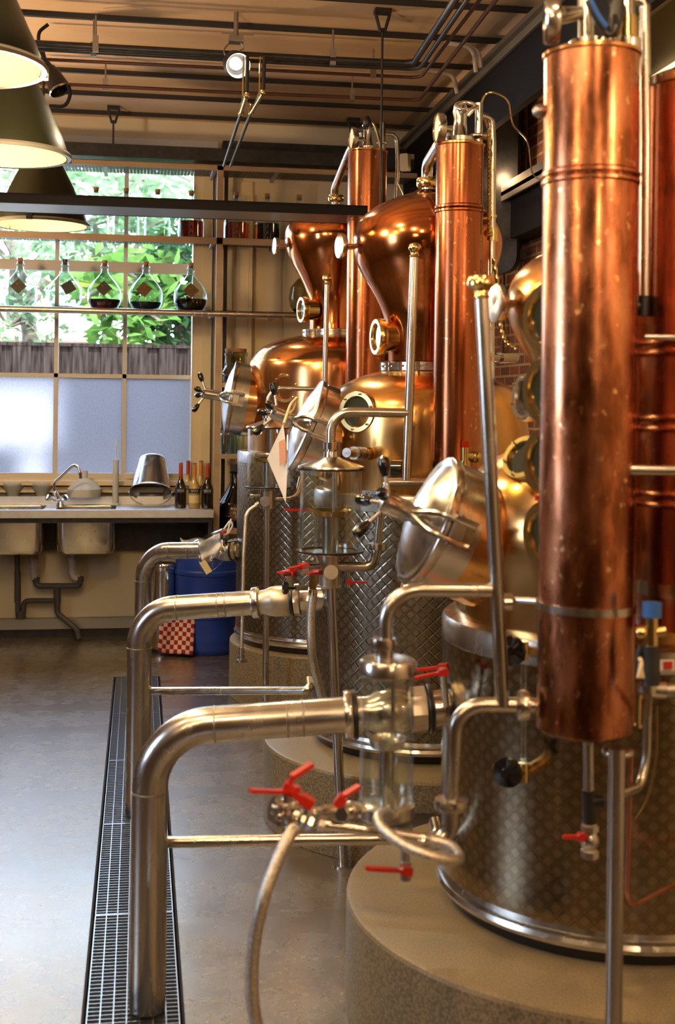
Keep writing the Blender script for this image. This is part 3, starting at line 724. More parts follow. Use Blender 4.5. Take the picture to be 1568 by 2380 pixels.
# tall flasks on the middle shelf -------------------------------------
def flask(u, label, liq, h, extra=None):
    q = PY(u, 553, RY+.1); q.z = SH[1]
    t = thing('storage_bottle', label, 'bottle', q, 'tall square-shouldered bottles on the middle shelf')
    MB().lathe([(0, .003), (.08, .003), (.084, .012), (.084, .12), (.07, .16), (.038, .2), (.024, .225), (.018, .29), (.023, .293), (.023, .303), (.016, .304), (.016, .28)], q, 36).build('glass_body', 'glass_bottle', t)
    if liq: MB().lathe([(0, .006), (.081, .006), (.0815, h), (0, h)], q, 36).build('liquid', liq, t)
    MB().lathe([(0, .29), (.015, .29), (.018, .322), (0, .323)], q, 16).build('stopper', 'cork', t)
    if extra: MB().lathe([(0, -.004), (.07, -.004), (.074, .002), (.07, .008), (0, .008)], q, 24).build('coaster', extra, t)
flask(60, 'clear bottle on the middle shelf, behind the lowest lamp', None, 0)
flask(134, 'bottle of dark liquid beneath the glowing lamp rim', 'liq_black', .03)
flask(222, 'clear bottle standing on an orange coaster', None, 0, 'foil_orange')
flask(292, 'clear empty bottle on a black coaster', None, 0, 'ink')
flask(365, 'bottle half filled with clear greenish liquid', 'liq_clear', .05)
flask(443, 'bottle of bright red liquid next to the rack post', 'liq_red', .12)
flask(548, 'bottle of glowing amber liquid just right of the rack post', 'liq_amber', .12)
flask(620, 'bottle of black liquid, right of the amber one', 'liq_black', .12)
flask(694, 'bottle with a corked neck above the farthest onion head', 'liq_black', .1)
flask(766, 'bottle mostly hidden by the farthest swan neck', 'liq_black', .1)
# right side shelves: jars --------------------------------------------
q = PY(547, 889, RY+.12); q.z = zr(900)+.012
t = thing('storage_jar', 'round dark glass jar with wide cork lid and black hanging tag', 'jar', q)
MB().lathe([(0, 0), (.07, 0), (.088, .04), (.09, .09), (.075, .125), (.078, .14), (.072, .19), (.078, .2), (.078, .22), (0, .222)], q, 36).build('jar_glass', 'glass_olive', t)
MB().lathe([(0, .003), (.067, .003), (.084, .04), (.085, .07), (0, .07)], q, 36).build('liquid', 'liq_black', t)
MB().lathe([(.07, .222), (.072, .245), (0, .246)], q, 30).build('cork_lid', 'cork', t)
c = q+V((-.045, -.1, .09)); g_ = MB(); g_.box((0, 0, 0), (.07, .003, .07), Matrix.Translation(c) @ Matrix.Rotation(radians(38), 4, 'Y')); g_.build('hang_tag', 'label_dark', t, 0)
for i, (u, lb) in enumerate(((524, 'ribbed glass beaker next to the rack post'), (540, 'ribbed glass beaker in the middle of the low side shelf'), (556, 'ribbed glass beaker farthest right on the low side shelf'))):
    q = PY(u, 1055, RY+.06+.05*(i % 2)); q.z = zr(1066)+.012; t = thing('glass_beaker', lb, 'beaker', q, 'glass beakers on the side shelf')
    MB().lathe([(0, 0), (.033, 0), (.034, .003), (.036, .15), (.034, .15), (.032, .005), (0, .004)], q, 24).build('beaker_glass', 'glass_bottle', t)
    MB().lathe([(.0365, .14), (.038, .146), (.0365, .152)], q, 24).build('rim', 'chrome', t)
q = PY(510, 1042, RY+.2); q.z = PY(500, 1020, RY+.2).z
t = thing('hanging_pan', 'dark round pan seen edge-on behind the rack post', 'pan', q)
MB().lathe([(0, 0), (.07, .005), (.085, .05), (.08, .052), (.066, .01), (0, .004)], axm(q+V((-.0, 0, 0)), (1, -.25, 0)), 32).build('pan_body', 'black_metal', t)
MB().cyl(q+V((0.02, 0, .07)), q+V((.04, .0, .2)), .006, 10).build('pan_handle', 'black_metal', t)
q = PY(545, 1228, RY+.12); q.z = zr(1240)+.012
t = thing('demijohn', 'big dark demijohn with a chalk-written oval label on the lowest side shelf', 'demijohn', q)
MB().lathe([(0, 0), (.1, 0), (.135, .04), (.14, .1), (.115, .18), (.06, .26), (.033, .31), (.03, .37), (.036, .372), (.036, .385), (0, .386)], q, 40).build('glass_body', 'glass_dark', t)
MB().lathe([(0, .003), (.097, .003), (.132, .04), (.136, .1), (.112, .178), (.07, .235), (0, .236)], q, 40).build('liquid', 'liq_black', t)
MB().lathe([(0, .386), (.03, .386), (.032, .43), (0, .431)], q, 20).build('stopper', 'grey_pvc', t)
c = q+V((.0, -.142, .12)); T = Matrix.Translation(c) @ Matrix.Rotation(radians(90), 4, 'X')
MB().lathe([(0, .0), (.05, .0), (.05, .003), (0, .003)], T, 6).build('chalk_label', 'label_brown', t)
for j, s in enumerate(('Primeur', '15.03', 'T5')): text(s, .024, T @ Matrix.Translation((0, .022-.026*j, .005)), 'chalk', t, 'chalk_text')
# ================================================================== HANGING THINGS
def pend(u, v, zc, r, label, rod_u=None):
    c = P(u, v, zc); t = thing('pendant_lamp', label, 'lamp', c, 'big industrial pendant lamps on the left')
    s = r/.24
    pr = [(.24, 0), (.236, .03), (.222, .075), (.2, .12), (.17, .19), (.14, .25), (.12, .29), (.1, .33), (.085, .36), (.08, .40), (.055, .42), (.05, .47), (.02, .49), (0, .49)]
    pr = [(a*s, b*s) for a, b in pr]
    inner = [((a-.006)*1 if a > .03 else 0, b-.004) for a, b in pr[:10]]+[(0, pr[9][1]-.004)]
    MB().lathe(pr, c, 64).build('lamp_shade', 'lamp_shade', t)
    MB().lathe(inner, c, 64).build('reflector', 'lamp_inside', t)
    MB().lathe([(.238*s, -.004), (.252*s, -.006), (.258*s, .004), (.25*s, .014), (.24*s, .01), (.238*s, -.004)], c, 64).build('rim', 'rim_grey', t)
    MB().ball(c+V((0, 0, .17*s)), .055*s, (1, 1, 1.3)).build('bulb', 'bulb', t)
    MB().tube([c+V((0, 0, .48*s)), V((c.x, c.y, CZ))], .007, 8).build('hanging_rod', 'black_metal', t)
    for a in (20, 140, 260): d = V((cos(radians(a)), sin(radians(a)), 0)); MB().box(c+d*.25*s+V((0, 0, .012)), (.03, .03, .035), None).build('rim_clip', 'black_metal', t)
    return c
LAMPS = [pend(-101, 152, 3.65, .245, 'green enamel pendant lamp nearest the camera, top left corner'),
         pend(11, 361, 4.95, .245, 'green enamel pendant lamp in the middle of the row of three'),
         pend(97, 523, 6.75, .245, 'green enamel pendant lamp farthest away and lowest in view')]

# hanging steel shelf in front of the rack
zc = 6.0; a = P(-60, 484, zc); b = P(830, 500, zc); z1 = PY(400, 474, a.y).z; z0 = PY(400, 496, a.y).z; hy = PY(400, 474, P(400, 480, 6.0).y).y
xa, xb = -1.4, PY(806, 490, hy).x+.1
t = thing('hanging_shelf', 'long dark steel shelf hung from the ceiling rods across the window', 'shelf', (0, hy, z0))
MB().bb((xa, hy-.02, z0), (xb, hy, z1)).bb((xa, hy-.02, z1-.01), (xb, hy+.3, z1)).bb((xa, hy+.28, z0), (xb, hy+.3, z1)).build('front_lip', 'bulkhead_black', t, 0)
MB().bb((xa, hy+.002, z0), (xb, hy+.278, z0+.012)).build('underside_panel', 'grey_metal', t, 0)
def rod(u, v0, zc, zlow, label):
    q = PZ(u, v0, CZ) if zc is None else P(u, v0, zc); t = thing('suspension_rod', label, 'rod', (q.x, q.y, CZ), 'ceiling suspension rods')
    MB().bb((q.x-.04, q.y-.03, CZ-.02), (q.x+.04, q.y+.03, CZ)).tube([V((q.x-.035, q.y, CZ-.02)), V((q.x-.01, q.y, CZ-.11))], .008, 6).tube([V((q.x+.035, q.y, CZ-.02)), V((q.x+.01, q.y, CZ-.11))], .008, 6).build('bracket', 'black_metal', t, 0)
    MB().tube([V((q.x, q.y, CZ-.09)), V((q.x, q.y, zlow))], .006, 8).build('rod', 'black_metal', t)
rod(889, 22, None, 2.5, 'long black rod hanging from the ceiling behind the farthest column')
rod(264, 247, None, 3.2, 'short black ceiling rod above the left window panes')
rod(821, 275, None, 3.0, 'short black ceiling rod beside the farthest column top')

# pipes along the ceiling ----------------------------------------------
def cp(pts, z): return [PZ(u, v, z) for u, v in pts]
def ceilpipe(pts, z, r, mat, label, name='ceiling_pipe', clips=()):
    p = cp(pts, z); t = thing(name, label, 'pipe', p[0], 'pipes under the ceiling')
    MB().tube(fillet(p, .06), r, 12).build('pipe', mat, t)
    for u, v in clips:
        q = PZ(u, v, z); MB().tube([q+V((0, 0, r)), V((q.x, q.y, CZ-.05))], .005, 6).bb((q.x-.014, q.y-.012, q.z-r-.01), (q.x+.014, q.y+.012, q.z+r+.035)).build('hanger_clip', 'steel_dull', t, 0)
ceilpipe([(60, 100), (768, 139), (960, 148), (1062, -8)], 3.3, .017, 'black_metal', 'thick black pipe across the ceiling, upper of the pair', clips=((222, 108), (773, 139)))
ceilpipe([(60, 112), (768, 151), (975, 160), (1090, -8)], 3.29, .012, 'black_metal', 'thin black pipe just under the thick black one', clips=((217, 121),))
ceilpipe([(60, 136), (500, 157), (977, 181), (1120, -8)], 3.32, .009, 'pipe_brown', 'thin brown pipe below the black pair', clips=((867, 172),))
ceilpipe([(60, 192), (500, 213), (973, 233), (1158, -8)], 3.32, .010, 'pipe_brown', 'lowest brown copper pipe across the ceiling', clips=((245, 202), (818, 226)))
for (u0, v0), (u1, v1), lb in (((1085, 102), (1106, 168), 'pale curved conduit, nearer of two beside the bulkhead'), ((1098, 104), (1116, 158), 'pale curved conduit just right of the nearer one'), ((1040, 165), (1062, 218), 'pale curved conduit lower down beside the bulkhead')):
    q = PZ(u0, v0, 3.46); p2 = P(u1, v1, (q-CAM).dot(FW)+.0); t = thing('wall_conduit', lb, 'conduit', q, 'pale conduits beside the bulkhead')
    MB().tube(fillet([q+V((-.12, 0, 0)), P(u0+14, v0+8, (q-CAM).dot(FW)), p2], .06), .012, 10).build('conduit', 'white_pvc', t)
# the pair of jointed brass and black rods
t = thing('linkage_rods', 'pair of jointed black and brass rods hanging from the thick ceiling pipe', 'rods', P(590, 135, 6.05))
for (pts, k) in ((((575, 132), (573, 222), (560, 262), (520, 385)), 0), (((614, 132), (611, 215), (583, 262), (536, 385)), 1)):
    z = [6.05, 6.05, 6.4, 7.6]; pp = [P(u, v, z[i]) for i, (u, v) in enumerate(pts)]
    MB().tube([pp[0], pp[1]], .010, 10).build('upper_rod', 'black_metal', t); MB().tube([pp[0]+V((-.02, 0, 0)), pp[1]+V((-.018, 0, 0)), pp[2]], .004, 8).tube([pp[1], pp[2]], .012, 10).ball(pp[1], .016).ball(pp[2], .016).build('brass_joint', 'brass', t)
    MB().tube([pp[2], pp[3]], .009, 10).build('lower_rod', 'black_metal', t)
MB().tube([P(571, 134, 6.05), P(616, 136, 6.05)], .006, 8).tube(fillet([P(558, 243, 6.3), P(562, 236, 6.3), P(583, 240, 6.3), P(582, 252, 6.3)], .01), .004, 8).build('cross_bar', 'brass', t)
MB().tube([P(530, 335, 7.2), P(548, 335, 7.2)], .01, 8).build('lower_joint', 'black_metal', t)
# lit ceiling spotlight
zc = 6.1; q = P(548, 148, zc); d = cdir(.25, -.35, .75)
t = thing('ceiling_spotlight', 'black ceiling spotlight switched on, glaring towards the camera', 'spotlight', P(548, 80, zc))
T = axm(q-d*.06, d); MB().lathe([(0, -.02), (.04, -.02), (.055, 0), (.06, .03), (.064, .11), (.06, .115), (.056, .1), (.04, .06), (0, .06)], T, 28).build('lamp_body', 'black_metal', t)
MB().lathe([(0, .075), (.027, .075), (.027, .08), (0, .084)], T, 24).build('lens', 'spot_lens', t)
MB().bb(P(548, 100, zc)-V((.035, .03, .0)), P(548, 100, zc)+V((.035, .03, .03))).tube([P(548, 100, zc), P(548, 78, zc)+V((0, 0, .3))], .012).tube(spline([P(532, 100, zc), P(520, 118, zc), P(530, 140, zc)], 5), .004, 6).tube(spline([P(560, 100, zc), P(566, 112, zc), P(556, 118, zc)], 5), .004, 6).bb(P(515, 75, zc), P(590, 79, zc)+V((0, .03, 0))).build('mount', 'steel_dull', t)
SPOT = q+d*.1
# unlit spotlight on the left
q = P(130, 190, 6.2); d = cdir(.45, -.85, .15)
t = thing('ceiling_spotlight', 'black spotlight, not lit, behind the nearest pendant lamps', 'spotlight', P(108, 150, 6.2))
T = axm(q-d*.05, d); MB().lathe([(0, -.03), (.03, -.03), (.04, 0), (.056, .1), (.052, .1), (.036, .02), (0, .02)], T, 28).build('lamp_body', 'black_metal', t)
MB().lathe([(.054, .094), (.058, .1), (.054, .106)], T, 28).build('lamp_rim', 'steel', t)
MB().tube(spline([P(112, 56, 6.2), P(90, 80, 6.2), P(100, 130, 6.2), P(148, 185, 6.2), P(163, 215, 6.2), P(150, 245, 6.2), P(115, 246, 6.2)], 8), .009, 8).tube([P(92, 100, 6.2), P(112, 168, 6.2)], .012, 8).build('cable', 'black_rubber', t)
# white wall speaker / sensor
q = P(942, 378, 7.9)
t = thing('wall_speaker', 'small cream loudspeaker under the dark beam beside the farthest column', 'speaker', q)
MB().prism(rrect(.055, .11, .012), -.02, .03, axm(q, cdir(-.4, -.1, .9))).build('speaker_box', 'label_cream', t); MB().bb(q+V((0, .02, .03)), q+V((.06, .05, .06))).build('bracket', 'grey_metal', t, 0)

# ================================================================== FLOOR GRATINGS
ys = [2.26, 3.1, 3.94, 4.78, 5.62, 6.46, 7.285]
labs = ['steel floor grating nearest the camera, under the nearest outlet pipe', 'second steel floor grating from the camera', 'third steel floor grating from the camera', 'fourth steel floor grating from the camera', 'fifth steel floor grating, next to the last', 'farthest steel floor grating, ending near the blue barrel']
gb = MB(); W = gx1-gx0-.016; L = .832
for i in range(8):
    x = -W/2+W*i/7; gb.bb((x-.0011, 0, -.028), (x+.0011, L, 0))
ny = 38
for j in range(ny+1): y = L*j/ny; gb.bb((-W/2, y-.0009, -.018), (W/2, y+.0009, -.001))
for y in (0, L): gb.bb((-W/2, y-.002, -.028), (W/2, y+.002, 0))
g0 = gb.build('floor_grating', 'galvanised', None, 0); tag(g0, labs[0], 'grating', 'gratings over the floor drain'); xm = (gx0+gx1)/2
g0.location = (xm, ys[0], .0)
for i in range(1, 6):
    c = g0.copy(); COL.objects.link(c); c.location = (xm, ys[i], .0); c['label'] = labs[i]
    if i == 5: c.scale = (1, .985, 1)

# ================================================================== BARREL, BIN, TOWEL
q = PZ(482, 1520, 0); q = V((q.x+.01, q.y+.12, 0)); bz = PY(480, 1262, q.y).z
t = thing('plastic_barrel', 'blue plastic barrel behind the farther outlet pipes', 'barrel', q)
R = .215
MB().lathe([(0, 0), (R-.03, 0), (R-.008, .03), (R, .1), (R, bz*.33), (R+.006, bz*.34), (R+.006, bz*.37), (R, bz*.38), (R, bz*.72), (R+.006, bz*.73), (R+.006, bz*.76), (R, bz*.77), (R-.004, bz-.04), (R-.03, bz-.01), (0, bz-.01)], q, 56).build('barrel_body', 'blue_plastic', t)
MB().lathe([(R-.03, bz-.02), (R+.004, bz-.02), (R+.006, bz+.01), (R-.01, bz+.014), (0, bz+.014)], q, 56).build('barrel_lid', 'black_rubber', t)
bq = V(q)
sc_ = MB(); p0 = PY(450, 1254, bq.y-.1); sc_.grid(lambda a, b: V((p0.x-.08+.2*a, bq.y-.17+.26*b, bz+.017+.008*sin(a*9)*sin(b*5)+.01*(a < .1))), 10, 8, 1, 1)
tag(sc_.build('folded_cloth', 'paper', None, solid=.006), 'folded pale cloth lying on top of the blue barrel', 'cloth')
q = PZ(379, 1522, 0); q.y += .12
t = thing('steel_bin', 'narrow shiny steel bin left of the blue barrel', 'bin', q); h = PY(380, 1308, q.y).z; r = .074
MB().lathe([(0, 0), (r, 0), (r+.003, .02), (r, .03), (r, h-.04), (r+.004, h-.03), (r+.004, h-.01), (r, h), (0, h)], q, 48).build('bin_body', 'chrome', t)
MB().lathe([(r+.001, 0), (r+.006, 0), (r+.006, .022), (r+.001, .024)], q, 48).build('base_ring', 'black_rubber', t)
# checked tea towel hung over the bin's front
tw = MB(); zt_ = (q-CAM).dot(FW)-.13
TL, TR_ = P(376, 1395, zt_), P(456, 1398, zt_); BL, BR = P(366, 1512, zt_-.03), P(448, 1524, zt_-.05)
tw.grid(lambda a, b: TL.lerp(TR_, a).lerp(BL.lerp(BR, a), b)+V((0, -.012*sin(a*8+b*2)-.02*b*b, -.008*sin(a*6)*b)), 24, 24, 9, 12)
tag(tw.build('tea_towel', 'checked_cloth', None, 60, solid=.004), 'red and white checked tea towel draped in front of the steel bin', 'towel')
# ================================================================== STILL HELPERS
def ferrule(par, p, d, r, name='clamp_ring', mat='steel'):
    """tri-clamp joint: two thin lips inside a round clamp"""
    d = V(d).normalized(); k = r
    return MB().lathe([(r, -.45*k), (r*1.6, -.4*k), (r*1.85, -.28*k), (r*1.95, -.12*k), (r*1.95, .12*k), (r*1.85, .28*k), (r*1.6, .4*k), (r, .45*k)], axm(V(p), d), 28).build(name, mat, par)
def lever(par, hub, tip, r=.012, w=.02, name='red_lever', lift=.0, mat='red_lever'):
    hub, tip = V(hub), V(tip); d = tip-hub; L = d.length; T = axm(hub, (0, 0, 1)); ang = atan2(d.y, d.x)
    n = d.normalized(); T = axm(hub, n, (0, 0, 1)); m = MB()
    pts = [(-.5*w, -.012), (.5*w, -.012), (.5*w, .012), (.34*w, .3*L), (.5*w, .36*L), (.5*w, L-.006), (.35*w, L), (-.35*w, L), (-.5*w, L-.006), (-.5*w, .36*L), (-.34*w, .3*L), (-.5*w, .012)]
    m.prism([(x, z) for x, z in pts], -.0035, .0035, T @ Matrix.Rotation(pi/2, 4, 'X') @ Matrix.Scale(-1, 4, V((0, 0, 1))))
    m.box((0, 0, 0), (w*1.3, .016, w*1.5), T)
    return m.build(name, mat, par, 0)
def ballvalve(par, p0, p1, r, name='valve_body'):
    p0, p1 = V(p0), V(p1); L = (p1-p0).length
    MB().lathe([(0, 0), (r*.8, 0), (r*.8, .04*L), (r, .05*L), (r, .22*L), (r*.78, .25*L), (r*.82, .32*L), (r*1.05, .42*L), (r*1.05, .58*L), (r*.82, .68*L), (r*.78, .75*L), (r, .78*L), (r, .95*L), (r*.8, .96*L), (r*.8, L), (0, L)], axm(p0, p1-p0), 8 if r < .02 else 24).build(name, 'steel', par)
def portglass(par, c, n, R, depth, name='sight_glass', mat='brass', glass='sight_dark', bolts=True):
    """round sight glass: bolted ring, dark pane, short tube back into the copper"""
    n = V(n).normalized(); T = axm(V(c), n)
    o = MB().lathe([(R*.7, -depth), (R*.78, -depth), (R*.78, -.035), (R, -.03), (R*1.02, -.022), (R*1.02, -.004), (R*.97, .002), (R*.76, .002), (R*.72, -.006), (R*.7, -.02), (R*.7, -depth)], T, 40).build(name, mat, par)
    MB().lathe([(0, -.012), (R*.71, -.012), (R*.71, -.009), (0, -.009)], T, 36).build('pane', glass, o)
    m = MB()
    for k in range(6 if bolts else 0):
        a = 2*pi*k/6+.3; m.lathe([(0, 0), (R*.055, 0), (R*.055, .008), (0, .009)], T @ Matrix.Translation((R*.87*cos(a), R*.87*sin(a), .001)), 6)
    if bolts: m.build('bolt', 'brass', o)
    return o
def manway(par, c, n, R, L, hub=.11, body='copper_kettle', side=1, hinge=None):
    """round door of the still on a slanting neck; c is the middle of the door's rim plane"""
    T = axm(V(c), n)
    MB().lathe([(R*.98, -L-.09), (R*.98, -L), (R*.98, -.1), (R*.98, -.085)], T, 56).build('manway_neck', body, par)
    MB().lathe([(R*.97, -.1), (R*1.0, -.1), (R*1.0, -.028), (R*.97, -.028)], T, 56).build('manway_collar', 'steel_pipe', par)
    d = MB().lathe([(R*.9, -.026), (R*1.02, -.026), (R*1.03, -.02), (R*1.03, -.004), (R*1.0, 0), (R*.94, 0), (R*.86, .006), (R*.6, .022), (R*.3, .034), (0, .038)], T, 56).build('manway_door', 'steel', par)
    # yoke from the clamp block at the door's near side over to the hub
    s = side
    def Q(x, y, z): return T @ V((x, y, z))
    y = MB()
    for sy in (-1, 1):
        pp = [Q(s*R*1.16, sy*.026, -.07), Q(s*R*1.12, sy*.026, -.005), Q(s*R*.9, sy*.022, .028), Q(s*R*.5, sy*.006, .05), Q(0, 0, .055)]
        y.tube(spline(pp, 5), .0075, 8)
    y.tube([Q(-s*R*1.1, 0, -.05), Q(-s*R*1.05, 0, .0), Q(-s*R*.6, 0, .045), Q(0, 0, .055)], .011, 8)
    y.build('yoke', 'steel', d)
    b = MB()
    for sy in (-.034, .034): b.box((s*R*1.1, sy, -.045), (.04, .007, .06), T)
    b.box((s*R*1.03, 0, -.055), (.012, .07, .05), T); b.cyl(Q(s*R*1.13, -.042, -.03), Q(s*R*1.13, .042, -.03), .006, 12); b.build('clamp_block', 'steel', d, 0)
    MB().box((s*R*1.12, 0, -.035), (.02, .04, .03), T).build('clamp_nut', 'steel_dull', d, 0)
    h = MB().lathe([(0, .03), (.02, .03), (.022, .04), (.028, .05), (.029, .05+hub-.01), (.026, .05+hub), (0, .05+hub)], T, 30).build('hub', 'steel', d)
    for a in (100, 190, 280, 10):
        e = V((cos(radians(a)), sin(radians(a)), .55)).normalized()
        p0 = Q(0, 0, .05+hub-.025); p1 = T @ (V((0, 0, .05+hub-.025))+e*.075); p2 = T @ (V((0, 0, .05+hub-.025))+e*.075)
        MB().cyl(p0, p1, .006, 12).build('spoke', 'steel', d)
        TT = axm(p2, p2-p0); MB().lathe([(0, -.004), (.009, -.003), (.014, .012), (.0165, .03), (.013, .045), (0, .051)], TT, 18).build('knob', 'black_knob', d)
    p = Q(-s*R*.0, -R*1.0, -.03); q_ = p+(T.to_3x3() @ V((.02*s, -.075, .03)))
    MB().box((0, -R*1.2, .012), (.022, R*.52, .008), T @ Matrix.Rotation(radians(8), 4, 'X')).build('pull_bar', 'chrome', d, 0)
    return T
def still(name_lb, u0, vmid, zc, tank_r, tank_top, kettle, flange, head, plinth_r, lbl_plinth, kmat, hmat, zpl=.3, stem='pot_still', jmat='scaled_steel'):
    ax = P(u0, vmid, zc); A = V((ax.x, ax.y, 0))
    pl = thing('round_plinth', lbl_plinth, 'plinth', A)
    MB().lathe([(plinth_r-.002, 0), (plinth_r, .002), (plinth_r, zpl-.012)], A, 96).build('plinth_side', 'plinth_side', pl)
    MB().lathe([(plinth_r, zpl-.012), (plinth_r-.003, zpl-.003), (plinth_r-.012, zpl), (0, zpl)], A, 96).build('plinth_top', 'plinth', pl)
    t = thing(stem, name_lb, 'still', A+V((0, 0, zpl)))
    b = zpl+.012
    MB().lathe([(0, zpl+.002), (tank_r-.02, zpl+.002), (tank_r-.012, zpl+.03), (tank_r-.02, zpl+.045)], A, 96).build('base_seal', 'black_rubber', t)
    MB().lathe([(tank_r-.01, zpl+.03), (tank_r+.005, zpl+.034), (tank_r+.01, zpl+.045), (tank_r+.005, zpl+.056), (tank_r-.004, zpl+.06), (tank_r+.004, zpl+.068), (tank_r, zpl+.08)], A, 96).build('base_ring', 'steel', t)
    MB().lathe([(tank_r, zpl+.078), (tank_r, tank_top-.06)], A, 96).build('tank_jacket', jmat, t)
    MB().lathe([(tank_r, tank_top-.062), (tank_r+.002, tank_top-.06), (tank_r+.002, tank_top-.012), (tank_r-.004, tank_top), (kettle[0][0]-.01, tank_top+.004)], A, 96).build('jacket_rim', 'steel_pipe', t)
    MB().lathe([(kettle[0][0], tank_top-.02)]+kettle, A, 96).build('kettle', kmat, t)
    fr_, fz = flange
    m = MB(); m.lathe([(fr_-.02, fz-.004), (fr_, fz-.004), (fr_+.012, fz), (fr_+.012, fz+.012), (fr_+.004, fz+.014), (fr_+.004, fz+.018), (fr_+.012, fz+.02), (fr_+.012, fz+.03), (fr_-.01, fz+.034)], A, 72)
    for k in range(16):
        a = 2*pi*k/16; m.lathe([(0, 0), (.009, 0), (.009, .036), (0, .036)], Matrix.Translation(A+V(((fr_+.008)*cos(a), (fr_+.008)*sin(a), fz-.003))), 6)
    m.build('neck_flange', 'steel', t)
    MB().lathe(head, A, 96).build('onion_head', hmat, t)
    return t, A
def smoothprof(pts, n=5):
    q = spline([V((a, 0, b)) for a, b in pts], n); return [(max(p.x, 0), p.z) for p in q]

# ================================================================== STILL, FARTHEST
Z1 = 6.9; s1 = F_PX/Z1
k1 = smoothprof([(.47, 1.365), (.472, 1.6), (.468, 1.78), (.448, 1.84), (.4, 1.892), (.3, 1.94), (.175, 1.965)])
h1 = smoothprof([(.14, 1.995), (.138, 2.04), (.14, 2.11), (.15, 2.18), (.17, 2.235), (.203, 2.30), (.238, 2.36), (.265, 2.42), (.279, 2.475), (.281, 2.515), (.273, 2.555), (.25, 2.595), (.2, 2.635), (.14, 2.662), (.09, 2.678), (.045, 2.69)])
ST1, A1 = still('farthest pot still with a red copper onion head, by the window', 775, 900, Z1, .525, 1.33, k1, (.165, 1.965), h1, .557, 'round speckled concrete plinth under the farthest still', 'copper_kettle', 'copper_head')
T = manway(ST1, P(533, 924, 6.84), cdir(-.975, .15, .08), .198, .2, .1)
portglass(ST1, P(662, 902, 6.5), cdir(-.42, .03, .9), .078, .12, mat='copper_gold', glass='sight_dark')
portglass(ST1, P(699, 720, 6.78), cdir(-.93, -.02, .36), .07, .09, bolts=False)
def headlens(par, c, n, R, L):
    T = axm(c, n); MB().lathe([(0, -L), (.012, -L), (.012, -.014), (R*.5, -.012), (R, -.01), (R*1.04, 0), (R, .01), (R*.8, .012), (0, .008)], T, 32).build('side_lens', 'steel', par)
headlens(ST1, P(641, 572, 6.85), cdir(-.95, .0, .3), .045, .05)
# ================================================================== STILL, MIDDLE
Z2 = 4.9; s2 = F_PX/Z2
k2 = smoothprof([(.4, 1.264), (.402, 1.42), (.4, 1.52), (.385, 1.6), (.336, 1.66), (.258, 1.70), (.16, 1.728)])
h2 = smoothprof([(.147, 1.762), (.149, 1.80), (.155, 1.861), (.166, 1.927), (.183, 1.978), (.214, 2.037), (.247, 2.088), (.276, 2.145), (.290, 2.195), (.293, 2.235), (.286, 2.275), (.266, 2.315), (.21, 2.362), (.15, 2.393), (.095, 2.414), (.05, 2.428), (.037, 2.435)])
ST2, A2 = still('middle pot still with golden kettle and big onion head', 990, 800, Z2, .432, 1.264, k2, (.17, 1.725), h2, .62, 'round speckled concrete plinth under the middle still', 'copper_gold', 'copper_head')
manway(ST2, P(706, 986, 4.82), cdir(-.92, .36, .14), .180, .15, .085, 'copper_gold')
portglass(ST2, P(828, 957, 4.6), cdir(-.55, .03, .83), .077, .12)
portglass(ST2, P(872, 783, 4.82), cdir(-.95, 0, .28), .07, .09, bolts=False)
headlens(ST2, P(793, 572, 4.86), cdir(-.93, 0, .36), .048, .05)
m = MB(); p0, p1 = P(805, 1052, 4.42), P(850, 1055, 4.58); m.cyl(p0, p1, .017, 20)
for k in range(4): c = p0.lerp(p1, .35+.15*k); m.cyl(c, c+(p1-p0)*.06, .024, 20)
m.build('side_port', 'steel', ST2)
# ================================================================== STILL, NEAREST
Z3 = 3.33; s3 = F_PX/Z3
k3 = smoothprof([(.42, 1.05), (.422, 1.2), (.42, 1.3), (.38, 1.4), (.324, 1.458), (.25, 1.5), (.16, 1.53)])
h3 = smoothprof([(.15, 1.56), (.155, 1.59), (.18, 1.64), (.222, 1.70), (.262, 1.77), (.288, 1.83), (.294, 1.88), (.275, 1.94), (.23, 1.985), (.16, 2.02), (.076, 2.05), (.04, 2.065)])
ST3, A3 = still('nearest pot still, mostly hidden behind the big copper column', 1430, 1100, Z3, .455, 1.04, k3, (.17, 1.53), h3, .705, 'round speckled concrete plinth under the nearest still', 'copper_gold', 'copper_gold', jmat='scaled_steel_fine')
manway(ST3, P(987, 1206, 3.2), cdir(-.90, .37, .17), .168, .14, .075, 'copper_gold')
headlens(ST3, P(1158, 705, 3.28), cdir(-.95, 0, .3), .05, .06)
portglass(ST3, P(1213, 1062, 3.02), cdir(-.65, .45, .6), .058, .1)
portglass(ST3, P(1215, 925, 3.1), cdir(-.94, 0, .34), .058, .14, mat='steel', glass='glass_window')
# gauge glass and knobs on the nearest tank
gx = (P(1208, 1640, 2.92)); m = MB(); m.tube([P(1216, 1525, 2.9), P(1216, 1765, 2.9)], .008, 12).build('gauge_glass', 'glass', ST3)
for v, u in ((1512, 1188), (1795, 1180)):
    m = MB().cyl(P(1216, v, 2.9), P(1218, v, 3.02), .014); m.cyl(P(1216, v-22, 2.9), P(1216, v+22, 2.9), .012); m.cyl(P(1216, v, 2.9), P(u+6, v, 2.86), .01).build('gauge_valve', 'brass', ST3)
    T = axm(P(u, v, 2.85), cdir(-.5, 0, .86)); MB().lathe([(0, -.01), (.03, -.01), (.036, -.002), (.034, .008), (.012, .012), (.01, .02), (0, .02)], T, 12).build('gauge_knob', 'black_knob', ST3)

